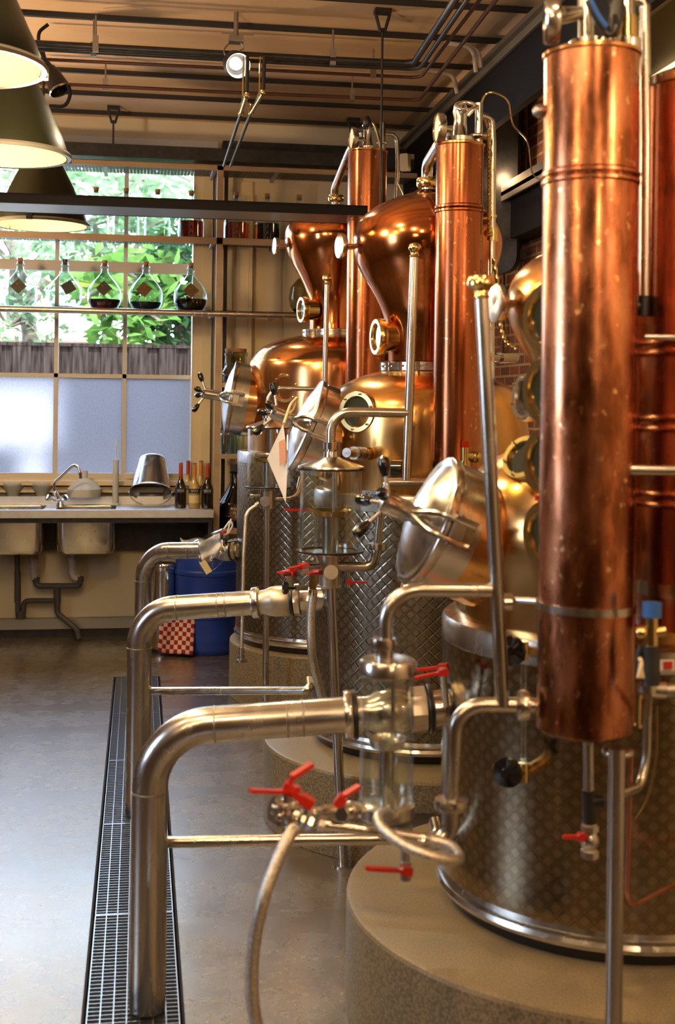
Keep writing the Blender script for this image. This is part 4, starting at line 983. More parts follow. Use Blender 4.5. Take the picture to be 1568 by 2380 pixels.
# ================================================================== SWAN NECKS
def swan(label, pts, r, base_clamp, par=None):
    t = thing('swan_neck', label, 'pipe', pts[0]); MB().tube(fillet(pts, .09), r, 20).build('pipe', 'steel_pipe', t)
    MB().lathe([(r, -.02), (r*1.9, -.018), (r*2.1, -.012), (r*2.1, .012), (r*1.9, .018), (r, .02)], axm(base_clamp, (0, 0, 1)), 32).build('clamp_ring', 'brass', t); return t
A1t = A1+V((0, 0, 2.69)); A2t = A2+V((0, 0, 2.435)); 
swan('steel vapour pipe rising from the farthest onion head', [A1t, P(776, 440, Z1), P(812, 352, 6.5), P(840, 310, 6.3)], .021, A1t+V((0, 0, .035)))
swan('steel vapour pipe rising from the middle onion head', [A2t, P(990, 385, Z2), P(1018, 340, 4.7), P(1050, 305, 4.5)], .022, A2t+V((0, 0, .03)))

# ================================================================== COPPER COLUMNS
def column(label, u, vmid, zc, r, ztop, zbot, mat, beads):
    ax = P(u, vmid, zc); A = V((ax.x, ax.y, 0)); t = thing('copper_column', label, 'column', A+V((0, 0, zbot)))
    pr = [(0, zbot), (r-.01, zbot), (r, zbot+.008)]
    for b in beads: pr += [(r, b-.007), (r+.004, b-.003), (r+.004, b+.003), (r, b+.007)]
    pr += [(r, ztop-.006), (r-.004, ztop), (0, ztop+.004)]
    MB().lathe(pr, A, 80).build('column_shell', mat, t)
    MB().lathe([(r, ztop-.01), (r+.004, ztop-.006), (r+.004, ztop), (r-.004, ztop+.004), (r-.012, ztop+.003)], A, 64).build('top_rim', 'copper_kettle', t)
    return t, A
def gauge(par, c, n, R, stem_to):
    T = axm(c, n); o = MB().lathe([(0, -.018), (R*.9, -.018), (R, -.01), (R, .008), (R*.93, .012), (R*.9, .006), (0, .006)], T, 40).build('dial_gauge', 'steel', par)
    MB().lathe([(0, .0065), (R*.88, .0065)], T, 32).build('dial_face', 'dial', o); MB().cyl(T @ V((0, 0, -.015)), stem_to, .012, 16).build('gauge_stem', 'steel', o)
# farthest
zt1 = zat(850, 352, 6.25); C1, B1 = column('tall dark red copper column beside the farthest still', 851, 600, 6.25, .098, zt1, 1.3, 'copper_column', (2.51, 2.53))
m = MB(); m.lathe([(.0, zt1+.003), (.05, zt1+.003), (.052, zt1+.02), (.04, zt1+.024), (.03, zt1+.026), (.022, zt1+.05), (.022, zt1+.11), (.03, zt1+.13), (.022, zt1+.15), (0, zt1+.152)], B1+V((-.0, 0, 0)), 28).build('top_fitting', 'steel', C1)
gauge(C1, P(820, 322, 6.2), cdir(-.97, 0, .24), .055, P(846, 324, 6.25))
m = MB().tube(fillet([P(889, 350, 6.3), P(889, 285, 6.3)], .02), .014).build('vent_tube', 'steel', C1); ferrule(C1, P(889, 333, 6.3), (0, 0, 1), .016)
MB().tube(fillet([P(889, 310, 6.3), P(922, 312, 6.35), P(924, 380, 6.35), P(920, 470, 6.35)], .08), .0105).build('vent_pipe', 'steel_pipe', C1)
MB().tube(spline([P(884, 345, 6.2), P(876, 310, 6.2), P(868, 290, 6.2), P(858, 285, 6.2)], 6), .008).build('bent_tube', 'brass', C1)
MB().tube(spline([P(846, 300, 6.2), P(855, 280, 6.2), P(862, 296, 6.2)], 6), .012, 8).ball(P(853, 283, 6.2), .03, (.6, .6, 1)).build('cable_plug', 'black_rubber', C1)
MB().tube([P(921, 420, 6.3), P(936, 450, 6.3), P(935, 470, 6.3)], .002, 6).build('thin_wire', 'brass', C1)
# middle
zt2 = zat(1067, 337, 4.4); C2, B2 = column('copper column with a double bead beside the middle still', 1065, 650, 4.4, .084, zt2, 1.32, 'copper_column', (zat(1067, 484, 4.4), zat(1067, 493, 4.4)))
MB().lathe([(0, zt2+.003), (.05, zt2+.003), (.052, zt2+.024), (.03, zt2+.028), (.026, zt2+.034), (.022, zt2+.09), (.027, zt2+.115), (.022, zt2+.14), (0, zt2+.142)], B2, 32).build('top_fitting', 'steel', C2)
gauge(C2, P(1020, 298, 4.36), cdir(-.98, 0, .14), .053, P(1050, 302, 4.38))
MB().tube([P(1112, 336, 4.4), P(1113, 240, 4.4)], .014, 18).build('probe_tube', 'steel', C2); ferrule(C2, P(1112, 318, 4.4), (0, 0, 1), .019)
MB().tube(fillet([P(1117, 268, 4.42), P(1142, 276, 4.44), P(1145, 330, 4.44), P(1143, 545, 4.44), P(1141, 720, 4.44), P(1141, 880, 4.44)], .07), .0125).build('vent_pipe', 'steel_pipe', C2)
# corrugated hose beside it
pts = [P(1136, 300+k*2.2, 4.38) for k in range(0, 112)]
MB().tube(pts, .006, 10, rf=lambda s: .0062+.0024*math.sin(s*420)).build('ribbed_hose', 'brass', C2)
MB().tube([P(1134+0*k, 296, 4.38), P(1128, 280, 4.4)], .006, 8).build('hose_end', 'brass', C2)
m = MB(); m.cyl(P(1143, 530, 4.44), P(1143, 560, 4.44), .021); m.cyl(P(1143, 545, 4.44), P(1130, 542, 4.4), .012); m.cyl(P(1143, 500, 4.44), P(1143, 506, 4.44), .017).cyl(P(1143, 395, 4.44), P(1143, 399, 4.44), .016).build('tee_joint', 'brass', C2)
pts = [P(1160, 735, 4.38), P(1172, 790, 4.38), P(1200, 812, 4.38)]
MB().tube(spline([P(1147, 600, 4.4), P(1158, 680, 4.4)]+pts, 16), .007, 10, rf=lambda s: .0075+.002*math.sin(s*500)).build('ribbed_hose', 'brass', C2)
ring = [P(1082, 247, 4.35)+RT*.035*cos(a)+UP*.02*sin(a)+FW*.03*sin(a) for a in [2*pi*i/24 for i in range(25)]]
MB().tube(ring, .007, 10).tube([P(1075, 290, 4.38), P(1076, 262, 4.36)], .009).cyl(P(1085, 268, 4.3), P(1096, 256, 4.3), .009).cyl(P(1100, 248, 4.36), P(1112, 248, 4.4), .008).build('lifting_ring', 'chrome', C2)
MB().tube(spline([P(1117, 242, 4.4), P(1128, 220, 4.4), P(1150, 216, 4.4), P(1180, 236, 4.5), P(1192, 290, 4.7), P(1225, 330, 5.2), P(1236, 400, 5.6), P(1258, 420, 5.8)], 8), .0035, 6).build('sensor_wire', 'brass', C2)
m = MB(); m.cyl(P(1080, 1070, 4.3), P(1080, 1092, 4.3), .018); m.cyl(P(1080, 1060, 4.3), P(1110, 1062, 4.34), .013); m.ball(P(1105, 1062, 4.33), .02); m.cyl(P(1080, 1040, 4.3), P(1080, 1072, 4.3), .013).build('drain_valve', 'brass', C2)
MB().bb(P(1073, 1043, 4.3)-V((0, .01, 0)), P(1087, 1025, 4.3)+V((0, .01, 0))).build('red_cap', 'red_lever', C2, 0)
MB().tube([P(1062, 1078, 4.4), P(1062, 1500, 4.4)+V((0, 0, 0))], .018, 16).build('column_leg', 'steel_pipe', C2)
# nearest
Zc = 2.55; zt3 = zat(1366, 127, Zc); zb3 = zat(1366, 1700, Zc)
C3, B3 = column('big mottled copper column nearest the camera', 1366, 900, Zc, .096, zt3, zb3, 'copper_near', (zat(1366, 409, Zc), zat(1366, 427, Zc)))
MB().lathe([(0, zt3+.003), (.044, zt3+.003), (.046, zt3+.026), (.03, zt3+.03), (0, zt3+.03)], P(1375, 105, Zc)*1-V((0, 0, P(1375, 105, Zc).z)), 32).build('top_ferrule', 'steel', C3)
tb3 = P(1362, 105, Zc)
MB().tube([V((tb3.x, tb3.y, zt3+.02)), P(1360, -20, Zc)], .016, 20).build('top_tube', 'steel', C3)
gauge(C3, P(1279, 45, 2.5), cdir(-.99, 0, -.1), .05, P(1355, 30, Zc))
MB().cyl(P(1303, 30, 2.5), P(1352, 30, Zc), .013, 20).build('side_arm', 'steel', C3)
MB().tube(fillet([P(1455, 120, 2.55), P(1455, 0, 2.55), P(1455, -40, 2.55)], .03), .018, 18).lathe([(0, 0), (.028, 0), (.03, .006), (.03, .022), (.02, .028), (0, .028)], Matrix.Translation(P(1455, 118, 2.55)), 24).build('probe_tube', 'steel', C3)
MB().cyl(P(1455, 92, 2.55), P(1455, 40, 2.55), .024, 18).build('gland', 'brass', C3)
MB().tube(spline([P(1366, 5, 2.5), P(1385, 45, 2.48), P(1405, 72, 2.48), P(1418, 80, 2.48), P(1430, 60, 2.48), P(1425, 20, 2.5), P(1410, -20, 2.5)], 6), .006, 8).tube(spline([P(1420, 80, 2.5), P(1432, 40, 2.5), P(1436, -10, 2.5)], 6), .014, 10).build('cable', 'black_rubber', C3)
MB().tube(spline([P(1372, 0, 2.46), P(1392, 38, 2.46), P(1410, 62, 2.46)], 6), .005, 8).build('blue_wire', 'blue_cap', C3)
MB().tube(fillet([P(1466, 0, 2.6), P(1498, 4, 2.6), P(1500, 300, 2.6), P(1498, 690, 2.6)], .07), .011, 16).build('outlet_pipe', 'steel_pipe', C3)
MB().tube([P(1474, 110, 2.56), P(1470, 1400, 2.56), P(1468, 1690, 2.56)], .0045, 10).build('seam_tube', 'copper_red', C3)
MB().cyl(P(1495, 688, 2.6), P(1493, 735, 2.6), .014, 10).cyl(P(1485, 712, 2.58), P(1478, 712, 2.58), .01).build('black_valve', 'black_rubber', C3)
m = MB(); a_ = B3+V((0, 0, 0)); zb_ = zat(1366, 1408, Zc)
m.lathe([(.097, -.008), (.101, -.008), (.101, .008), (.097, .008)], Matrix.Translation(a_+V((0, 0, zb_))) @ Matrix.Rotation(radians(1.0), 4, 'Y'), 64)
m.tube([P(1262, 1398, 2.6), P(1190, 1394, 2.66)], .007, 10); m.cyl(P(1160, 1400, 2.66), P(1188, 1400, 2.66), .019, 20); m.build('support_band', 'steel', C3)
MB().ball(P(1253, 258, 2.56), .014).cyl(P(1253, 258, 2.56), P(1262, 258, 2.56), .008).build('side_plug', 'steel_dull', C3)
# bottom fittings of the nearest column
MB().tube([P(1366, 1700, Zc), P(1368, 1850, Zc)], .011, 14).build('drain_tube', 'steel_pipe', C3)
MB().cyl(P(1368, 1836, Zc), P(1370, 1914, Zc), .014, 12).cyl(P(1370, 1862, Zc), P(1400, 1862, Zc), .013, 12).build('drain_tee', 'black_rubber', C3)
ballvalve(C3, P(1370, 1912, Zc), P(1370, 1994, Zc), .0195, 'drain_valve')
lever(C3, P(1350, 1945, Zc-.02), P(1308, 1945, Zc-.03), w=.009)
ferrule(C3, P(1435, 1748, 2.5), (0, 0, 1), .0165, 'leg_clamp')
lg = P(1430, 2000, 2.45); MB().tube([V((lg.x, lg.y, P(1433, 1740, 2.45).z)), V((lg.x, lg.y, .004))], .0165, 20).lathe([(0, 0), (.04, 0), (.04, .006), (0, .006)], V((lg.x, lg.y, 0)), 24).build('column_leg', 'steel_pipe', C3)
MB().tube(fillet([P(1505, 1620, 2.6), P(1502, 1760, 2.6), P(1488, 1830, 2.58), P(1440, 1850, 2.5)], .1), .0095, 14).build('return_pipe', 'steel_pipe', C3)
MB().tube(fillet([P(1466, 1740, 2.58), P(1455, 2112, 2.58), P(1568, 2055, 2.75), P(1700, 2000, 2.8)], .05), .0055, 10).build('return_loop', 'copper_red', C3)
MB().tube(spline([P(1526, 1640, 2.65), P(1524, 1760, 2.65), P(1505, 1850, 2.65), P(1478, 1900, 2.66), P(1455, 1930, 2.66)], 6), .0025, 6).build('thin_wire', 'brass', C3)
# copper condenser at the right edge
cz = 2.66; ax = P(1648, 900, cz); AK = V((ax.x, ax.y, 0)); r = .154; zt4 = zat(1648, 215, cz); zb4 = zat(1648, 1450, cz)
K4 = thing('copper_condenser', 'wide red copper condenser cut off by the right edge of the photo', 'condenser', AK+V((0, 0, zb4)))
pr = [(0, zb4), (r, zb4)]
for v in (1160, 982, 803): b_ = zat(1520, v, 2.55); pr += [(r, b_-.02), (r+.004, b_-.014), (r, b_-.008), (r, b_+.002), (r+.004, b_+.008), (r, b_+.014)]
pr += [(r, zt4), (0, zt4)]
MB().lathe(pr, AK, 80).build('condenser_shell', 'copper_red', K4)
MB().lathe([(r, zt4-.002), (r+.006, zt4), (r+.006, zt4+.018), (r-.02, zt4+.03), (0, zt4+.034)], AK, 80).build('condenser_lid', 'steel', K4)
z_ = zat(1520, 1376, 2.55); MB().lathe([(r+.001, z_-.014), (r+.005, z_-.014), (r+.005, z_+.014), (r+.001, z_+.014)], AK, 80).build('steel_band', 'steel', K4)
for v, r_ in ((783, .006), (1092, .0115)):
    MB().tube([P(1497 if v < 900 else 1462, v, 2.5), P(1640, v+3, 2.5)], r_, 14).build('cross_pipe', 'steel_pipe', K4)
MB().tube([AK+V((-.05, -.05, zb4+.01)), AK+V((-.05, -.05, .3))], .016, 14).build('condenser_leg', 'steel_pipe', K4)
# valve tree with the blue cap
VT = thing('valve_assembly', 'brass and black valve assembly with a bright blue cap, right of the big column', 'valve', P(1515, 1540, 2.42))
zz = 2.42
MB().cyl(P(1514, 1434, zz), P(1515, 1400, zz), .019, 24).build('blue_cap', 'blue_cap', VT)
MB().cyl(P(1513, 1500, zz), P(1513, 1434, zz), .013).cyl(P(1513, 1470, zz), P(1545, 1466, zz), .011).ball(P(1490, 1470, zz), .014).cyl(P(1513, 1474, zz), P(1488, 1474, zz), .009).build('upper_valve', 'brass', VT)
MB().cyl(P(1512, 1590, zz), P(1512, 1500, zz), .018, 10).tube(spline([P(1490, 1500, zz), P(1482, 1540, zz), P(1490, 1580, zz)], 5), .006, 8).build('valve_stem', 'black_metal', VT)
MB().cyl(P(1503, 1590, zz), P(1503, 1608, zz), .021, 20).cyl(P(1510, 1603, zz), P(1545, 1605, zz), .017, 12).build('lower_clamp', 'steel', VT)
MB().cyl(P(1545, 1605, zz), P(1620, 1604, zz), .014).build('side_pipe', 'steel_dull', VT)
MB().tube([P(1503, 1606, zz), P(1500, 1660, 2.55)], .009).build('down_pipe', 'steel_pipe', VT)
MB().tube([P(1482, 1616, zz), P(1480, 1690, zz)], .007).cyl(P(1482, 1612, zz), P(1482, 1622, zz), .01).cyl(P(1480, 1682, zz), P(1480, 1690, zz), .01).build('small_tube', 'brass', VT)
m = MB().tube(spline([P(1486, 1530, 2.38), P(1490, 1545, 2.37), P(1484, 1572, 2.37)], 4), .004, 6)
for dx in (-8, -4, 0, 4, 8): m.tube([P(1488, 1535, 2.37), P(1488+dx, 1576, 2.37)], .0018, 5)
m.build('rope_end', 'label_cream', VT)
LB = thing('steel_shelf', 'steel ledge with a red and white sticker at the right edge', 'shelf', P(1560, 1565, 2.6))
MB().bb(P(1528, 1568, 2.55), P(1640, 1556, 2.55)+V((.1, .03, 0))).build('ledge', 'galvanised', LB, 0)
MB().box(P(1548, 1546, 2.54), (.034, .003, .022)).build('sticker', 'paper', LB, 0); MB().box(P(1552, 1546, 2.535), (.018, .003, .015)).build('sticker_mark', 'red_lever', LB, 0)

# rear column with four portholes, between the near column and its still
zr_ = 2.82; ax = P(1368, 950, zr_); AR = V((ax.x, ax.y, 0)); za_, zb5 = zat(1366, 1330, zr_), zat(1366, 655, zr_)
PC = thing('porthole_column', 'steel and brass column of round portholes peeping out behind the near copper column', 'column', AR+V((0, 0, za_)))
MB().lathe([(0, za_), (.075, za_), (.075, zb5), (.06, zb5+.02), (0, zb5+.02)], AR, 48).build('column_shell', 'copper_kettle', PC)
for v in (738, 908, 1072, 1243): c = P(1265, v, 2.76); portglass(PC, c, cdir(-.86, 0, .51), .076, .1, bolts=False)
for v in (1158,): MB().cyl(P(1250, v-6, 2.8), P(1250, v+6, 2.8), .008).build('red_gasket', 'red_lever', PC)
MB().tube([AR+V((0, 0, za_+.01)), V((AR.x, AR.y, za_-.06))], .02, 14).build('lower_pipe', 'steel', PC)
# ================================================================== OUTLET PIPES
def outlet(label, ub, vb, r, cornerv, end, bend, rod=None, zfix=None):
    base = PZ(ub, vb, 0) if zfix is None else zfix
    zc = (base-CAM).dot(FW); top = V((base.x, base.y, zat(ub, cornerv, zc)))
    t = thing('outlet_pipe', label, 'pipe', base+V((0, 0, .004)))
    MB().tube(fillet([base+V((0, 0, .006)), top, end], bend, 14), r, 40).build('pipe', 'steel_pipe', t)
    d = (end-top).normalized()
    for p, dd in ((top-V((0, 0, bend*1.0)), V((0, 0, 1))), (top+d*bend*1.02, d), (top+d*(bend*1.02+.19), d), (end-d*.13, d)):
        MB().lathe([(r-.001, -.0035), (r+.0012, -.002), (r+.0012, .002), (r-.001, .0035)], axm(p, dd), 40).build('weld_seam', 'steel_dull', t)
    if rod:
        a, b, rr = rod; MB().tube(fillet([a, b, b+V((0, .05, .03))], .02), rr, 16).build('brace_rod', 'steel_pipe', t)
    return t, d
def valvebody(t, p, d, r, L, mat='plaster_white'):
    T = axm(p, d)
    MB().lathe([(r*.98, 0), (r*1.25, .002), (r*1.3, .008), (r*1.3, .026), (r*1.22, .03), (r, .032)], T, 40).build('pipe_clamp', 'steel', t)
    b0 = .03; m = MB(); m.lathe([(r, b0), (r*1.02, b0+.1*L), (r*1.22, b0+.22*L), (r*1.28, b0+.32*L), (r*1.28, b0+.52*L), (r*1.12, b0+.64*L), (r*1.02, b0+.68*L)], T, 40); m.build('valve_body', 'cast_steel', t)
    m = MB(); m.lathe([(r*1.02, b0+.66*L), (r*1.34, b0+.67*L), (r*1.34, b0+.78*L), (r*1.0, b0+.8*L), (r, b0+L)], T, 8); m.build('hex_nut', 'steel', t)
    MB().lathe([(r*1.34, b0+.6*L), (r*1.38, b0+.62*L), (r*1.38, b0+.65*L), (r*1.3, b0+.66*L)], T, 40).build('gasket', 'black_rubber', t)
    return T
pmat('cast_steel', (.62, .56, .47), .35, .85, (.52, .46, .38), 40)
# nearest
e3 = P(818, 1660, 3.30)
O3, d3 = outlet('big steel outlet pipe nearest the camera, standing in the floor drain', 342, 2348, .0475, 1694, e3, .165,
                (P(383, 1957, 3.32), P(1020, 1948, 3.25), .0155))
MB().lathe([(.047, -.012), (.062, -.01), (.065, 0), (.062, .01), (.047, .012)], axm(e3-d3*.01, d3), 40).build('pipe_clamp', 'steel', O3)
MB().lathe([(.05, 0), (.066, .002), (.066, .012), (.05, .014)], axm(e3, d3), 40).build('rubber_ring', 'black_rubber', O3)
T = axm(e3, d3)
MB().lathe([(.047, .01), (.047, .05), (.058, .07), (.06, .12), (.05, .15), (.048, .155)], T, 40).build('valve_body', 'steel', O3)
MB().lathe([(.048, .155), (.062, .157), (.062, .195), (.05, .2), (.048, .2)], T, 8).build('hex_nut', 'cast_steel', O3)
tk3 = A3+V((0, 0, 0)); q = e3+d3*.32
MB().lathe([(.047, .2), (.047, .34)], T, 40).build('tank_spigot', 'steel', O3); MB().lathe([(.062, .2), (.066, .203), (.066, .212), (.06, .215)], T, 40).build('rubber_ring', 'black_rubber', O3)
for a_, b_ in (((1030, 1550, 3.12), (962, 1558, 3.15)), ((1030, 1562, 3.1), (960, 1577, 3.1))): lever(O3, P(*a_), P(*b_), w=.016)
MB().cyl(P(1028, 1552, 3.1), P(1036, 1640, 3.12), .008).build('lever_stem', 'steel', O3)
# middle
e2 = P(585, 1401, 4.78)
O2, d2 = outlet('steel outlet pipe of the middle still, bending down into the drain', 319, 1890, .0475, 1418, e2, .145, (P(350, 1606, 4.9), P(722, 1605, 4.5), .0155), PZ(319, 1893, 0))
T = valvebody(O2, e2, d2, .046, .2)
MB().lathe([(.046, .23), (.046, .34)], T, 32).build('tank_spigot', 'steel', O2)
lever(O2, P(668, 1330, 4.6), P(705, 1318, 4.62), w=.03); lever(O2, P(672, 1334, 4.6), P(652, 1330, 4.5), w=.035)
MB().cyl(P(672, 1336, 4.66), P(676, 1370, 4.68), .014, 8).build('valve_stem', 'cast_steel', O2)
MB().box(P(700, 1366, 4.6), (.05, .02, .018)).build('clamp_bolt', 'steel', O2, 0)
MB().lathe([(0, -.012), (.016, -.012), (.026, -.006), (.026, .006), (.016, .012), (0, .012)], axm(P(663, 1366, 4.55), RT), 6).cyl(P(668, 1366, 4.56), P(690, 1366, 4.6), .006).build('star_knob', 'black_knob', O2)
# farthest
e1 = P(490, 1279, 6.85); b1 = V((.0, PZ(328, 1600, 0).y, 0)); b1 = PZ(330, 1592, 0)
O1, d1 = outlet('steel outlet pipe of the farthest still in front of the sink', 330, 1592, .047, 1280, e1, .17, None, b1)
T = valvebody(O1, e1, d1, .046, .17)
lever(O1, P(522, 1236, 6.7), P(545, 1228, 6.7), w=.04); MB().cyl(P(524, 1240, 6.75), P(526, 1262, 6.8), .014, 8).build('valve_stem', 'cast_steel', O1)
MB().lathe([(0, -.012), (.02, -.012), (.028, 0), (.02, .012), (0, .012)], axm(P(523, 1260, 6.62), RT), 6).cyl(P(528, 1259, 6.62), P(552, 1256, 6.62), .008).build('star_knob', 'black_knob', O1)
# plastic bag with a document, tied on the valve
bg = MB(); zb_ = 6.6
A_, B_, C_, D_ = P(448, 1258, zb_), P(518, 1228, zb_), P(530, 1296, zb_-.04), P(474, 1344, zb_-.08)
bg.grid(lambda a, b: A_.lerp(B_, a).lerp(D_.lerp(C_, a), b)+(-FW)*(.018*sin(a*7+b*3)+.012*sin(b*11)+.02*a*(1-a)), 20, 20)
t = thing('document_bag', 'clear plastic bag with a folded document tied to the far outlet valve', 'bag', P(490, 1230, zb_))
bg.build('bag', 'plastic_bag', t, 60, solid=.003)
bg = MB(); bg.grid(lambda a, b: A_.lerp(B_, .12+.76*a).lerp(D_.lerp(C_, .12+.76*a), .1+.62*b)+(-FW)*(-.006+.018*sin(a*7+b*3)+.012*sin(b*11)), 12, 12); bg.build('document', 'paper', t, 60, solid=.001)
n_ = -FW; T = axm(P(478, 1318, 6.47), -FW, (RT*-.45+UP*.9)); MB().box((0, 0, 0), (.035, .07, .001), T @ Matrix.Rotation(.1, 4, 'Z')).build('yellow_note', 'paper_yellow', t, 0)
MB().tube(spline([P(520, 1230, 6.6), P(534, 1212, 6.6), P(540, 1222, 6.6), P(528, 1240, 6.6), P(537, 1206, 6.6)], 5), .005, 6).build('white_string', 'white_plastic', t)

# ================================================================== SPIRIT SAFES
def riser(t, top, bot, r, arm, elbow, knobR, bottom=None):
    """vertical vapour pipe with a mushroom knob, joined by a bent arm to the glass"""
    MB().tube([top, bot], r, 20).build('riser_pipe', 'steel_pipe', t)
    d = (top-bot).normalized(); T = axm(top, d)
    MB().lathe([(r, -.004), (r*1.2, 0), (r*.9, .006), (r*.9, .012), (knobR*.75, .018), (knobR, .024), (knobR*1.02, .032), (knobR*.85, .042), (knobR*.4, .047), (0, .048)], T, 32).build('breather_cap', 'brass', t)
def safe(label, u, zc, gr, vtop, vbot, lidh, coned, floor_leg, legr=.016):
    c = P(u, vbot, zc); top = P(u, vtop, zc); h = (top-c).length; t = thing('spirit_safe', label, 'spirit safe', c); c0 = V(c)
    MB().lathe([(gr-.004, 0), (gr, 0), (gr, h), (gr-.004, h), (gr-.004, 0)], c0, 64).build('glass_cylinder', 'glass', t)
    if coned:
        MB().lathe([(0, h+.001), (gr+.006, h+.001), (gr+.01, h+.004), (gr+.008, h+.01), (gr*.8, h+.02), (gr*.4, h+.034), (gr*.26, h+.042), (gr*.24, h+.06), (0, h+.062)], c0, 64).build('lid', 'steel', t)
        MB().lathe([(gr-.006, h-.004), (gr+.011, h-.003), (gr+.011, h+.003), (gr-.006, h+.003)], c0, 64).build('lid_gasket', 'black_rubber', t)
        MB().lathe([(0, -.014), (gr*.3, -.014), (gr+.004, -.007), (gr+.008, -.002), (0, -.001)], c0, 64).build('base_plate', 'steel', t)
        MB().lathe([(gr-.006, -.002), (gr+.011, -.003), (gr+.012, .003), (gr-.006, .004)], c0, 64).build('base_gasket', 'black_rubber', t)
    else:
        MB().lathe([(0, h-.006), (gr+.001, h-.006), (gr+.004, h-.003), (gr+.004, h+.022), (gr, h+.027), (gr*.3, h+.03), (0, h+.03)], c0, 64).build('lid', 'steel', t)
        MB().lathe([(0, -.026), (gr, -.026), (gr+.004, -.022), (gr+.004, .0), (gr-.004, .004), (0, .002)], c0, 64).build('base_plate', 'steel', t)
    # inner standpipe with a catching bowl, glass tube above
    k = gr/.106
    MB().lathe([(.0, 0), (.03*k, 0), (.03*k, h*.41), (.028*k, h*.41), (.028*k, .01), (0, .01)], c0, 30).build('standpipe', 'steel_pipe', t)
    MB().lathe([(.012*k, h*.415), (.03*k, h*.42), (.062*k, h*.45), (.074*k, h*.5), (.077*k, h*.5), (.066*k, h*.435), (.03*k, h*.405)], c0+V((0, 0, 0)), 36).build('catch_bowl', 'brass' if coned else 'steel', t)
    MB().tube([c0+V((.012, 0, h*.46)), c0+V((.012, 0, h-.002))], .009*k, 14).build('spout_tube', 'steel', t)
    return t, c0, h
# farthest
S1, c1, hh1 = safe('spirit safe glass in front of the farthest still', 624, 6.25, .108, 995, 1132, .05, True, None)
MB().tube(fillet([P(622, 985, 6.25), P(624, 902, 6.25), P(738, 904, 6.25)], .07), .0115, 18).build('vapour_arm', 'steel_pipe', S1)
MB().cyl(P(622, 972, 6.25), P(622, 962, 6.25), .026).build('clamp_ring', 'steel', S1)
riser(S1, P(760, 660, 6.22), P(752, 1010, 6.22), .0125, None, None, .024)
MB().cyl(P(620, 1140, 6.25), P(620, 1182, 6.25), .035, 28).cyl(P(616, 1165, 6.1), P(616, 1165, 6.2), .026).tube(fillet([P(640, 1158, 6.25), P(690, 1156, 6.25), P(700, 1110, 6.3)], .05), .014, 14).cyl(P(582, 1151, 6.25), P(612, 1151, 6.25), .01).cyl(P(582, 1151, 6.25), P(589, 1151, 6.25), .02).build('manifold', 'steel', S1)
MB().tube([P(620, 1180, 6.25), V((P(620, 1400, 6.25).x, P(620, 1400, 6.25).y, 0.003))], .0165, 20).build('stand_leg', 'steel_pipe', S1)
MB().tube(fillet([P(600, 1172, 6.2), P(572, 1190, 6.18), P(566, 1290, 6.15), P(561, 1505, 6.12)], .12), .0095, 14).build('braided_hose', 'braid', S1)
MB().cyl(P(595, 1174, 6.2), P(602, 1169, 6.2), .013, 8).cyl(P(561, 1505, 6.12), P(561, 1535, 6.12), .013).lathe([(0, 0), (.028, 0), (.028, .012), (.012, .016), (0, .016)], P(561, 1538, 6.12), 24).cyl(P(561, 1513, 6.12), P(561, 1518, 6.12), .017).cyl(P(561, 1523, 6.12), P(561, 1528, 6.12), .017).build('hose_fitting', 'steel', S1)
MB().box(P(690, 1185, 6.1), (.12, .012, .012)).build('red_lever', 'red_lever', S1, 0)
# middle
S2, c2, hh2 = safe('large spirit safe glass with cone lid on a stand, middle of the photo', 767, 4.3, .106, 1090, 1280, .05, True, None)
MB().tube(fillet([P(768, 1062, 4.3), P(770, 957, 4.3), P(948, 960, 4.3)], .07), .0165, 20).build('vapour_arm', 'steel_pipe', S2)
MB().lathe([(.016, -.012), (.026, -.012), (.027, .012), (.016, .012)], axm(P(769, 1036, 4.3), (0, 0, 1)), 28).cyl(P(769, 1072, 4.3), P(769, 1050, 4.3), .021).build('clamp_ring', 'steel', S2)
riser(S2, P(963, 596, 4.3), P(944, 1116, 4.3), .0155, None, None, .022)
MB().tube(fillet([P(1010, 1121, 4.3), P(894, 1121, 4.3), P(888, 1160, 4.3), P(876, 1268, 4.3)], .03), .0145, 18).build('lower_arm', 'steel_pipe', S2)
MB().lathe([(.014, -.012), (.031, -.01), (.033, .01), (.014, .012)], axm(P(876, 1270, 4.3), (0, 0, 1)), 28).build('clamp_ring', 'steel', S2)
MB().tube(fillet([P(876, 1272, 4.3), P(868, 1318, 4.3), P(775, 1316, 4.3)], .07), .0175, 18).build('side_bend', 'steel_pipe', S2)
MB().cyl(P(765, 1290, 4.3), P(765, 1360, 4.3), .034, 30, .036).cyl(P(769, 1330, 4.16), P(769, 1330, 4.26), .024, 24).cyl(P(765, 1360, 4.3), P(765, 1364, 4.3), .042, 30).build('manifold', 'cast_steel', S2)
MB().cyl(P(702, 1317, 4.25), P(752, 1317, 4.3), .012).cyl(P(702, 1317, 4.25), P(718, 1317, 4.25), .024, 24).tube(spline([P(722, 1305, 4.25), P(732, 1296, 4.2), P(738, 1306, 4.2)], 5), .006, 8).build('side_valve', 'steel', S2)
lg = P(797, 2008, 4.31); MB().tube([P(768, 1360, 4.3), V((lg.x, lg.y, .004))], .017, 20).lathe([(0, 0), (.036, 0), (.036, .006), (.018, .007), (0, .007)], V((lg.x, lg.y, 0)), 28).build('stand_leg', 'steel_pipe', S2)
lever(S2, P(705, 1315, 4.2), P(672, 1322, 4.16), w=.02); lever(S2, P(738, 1330, 4.2), P(716, 1334, 4.15), w=.018)
MB().cyl(P(727, 1336, 4.2), P(727, 1372, 4.2), .013, 8).cyl(P(727, 1370, 4.2), P(727, 1384, 4.2), .015, 8).build('hose_fitting', 'brass', S2)
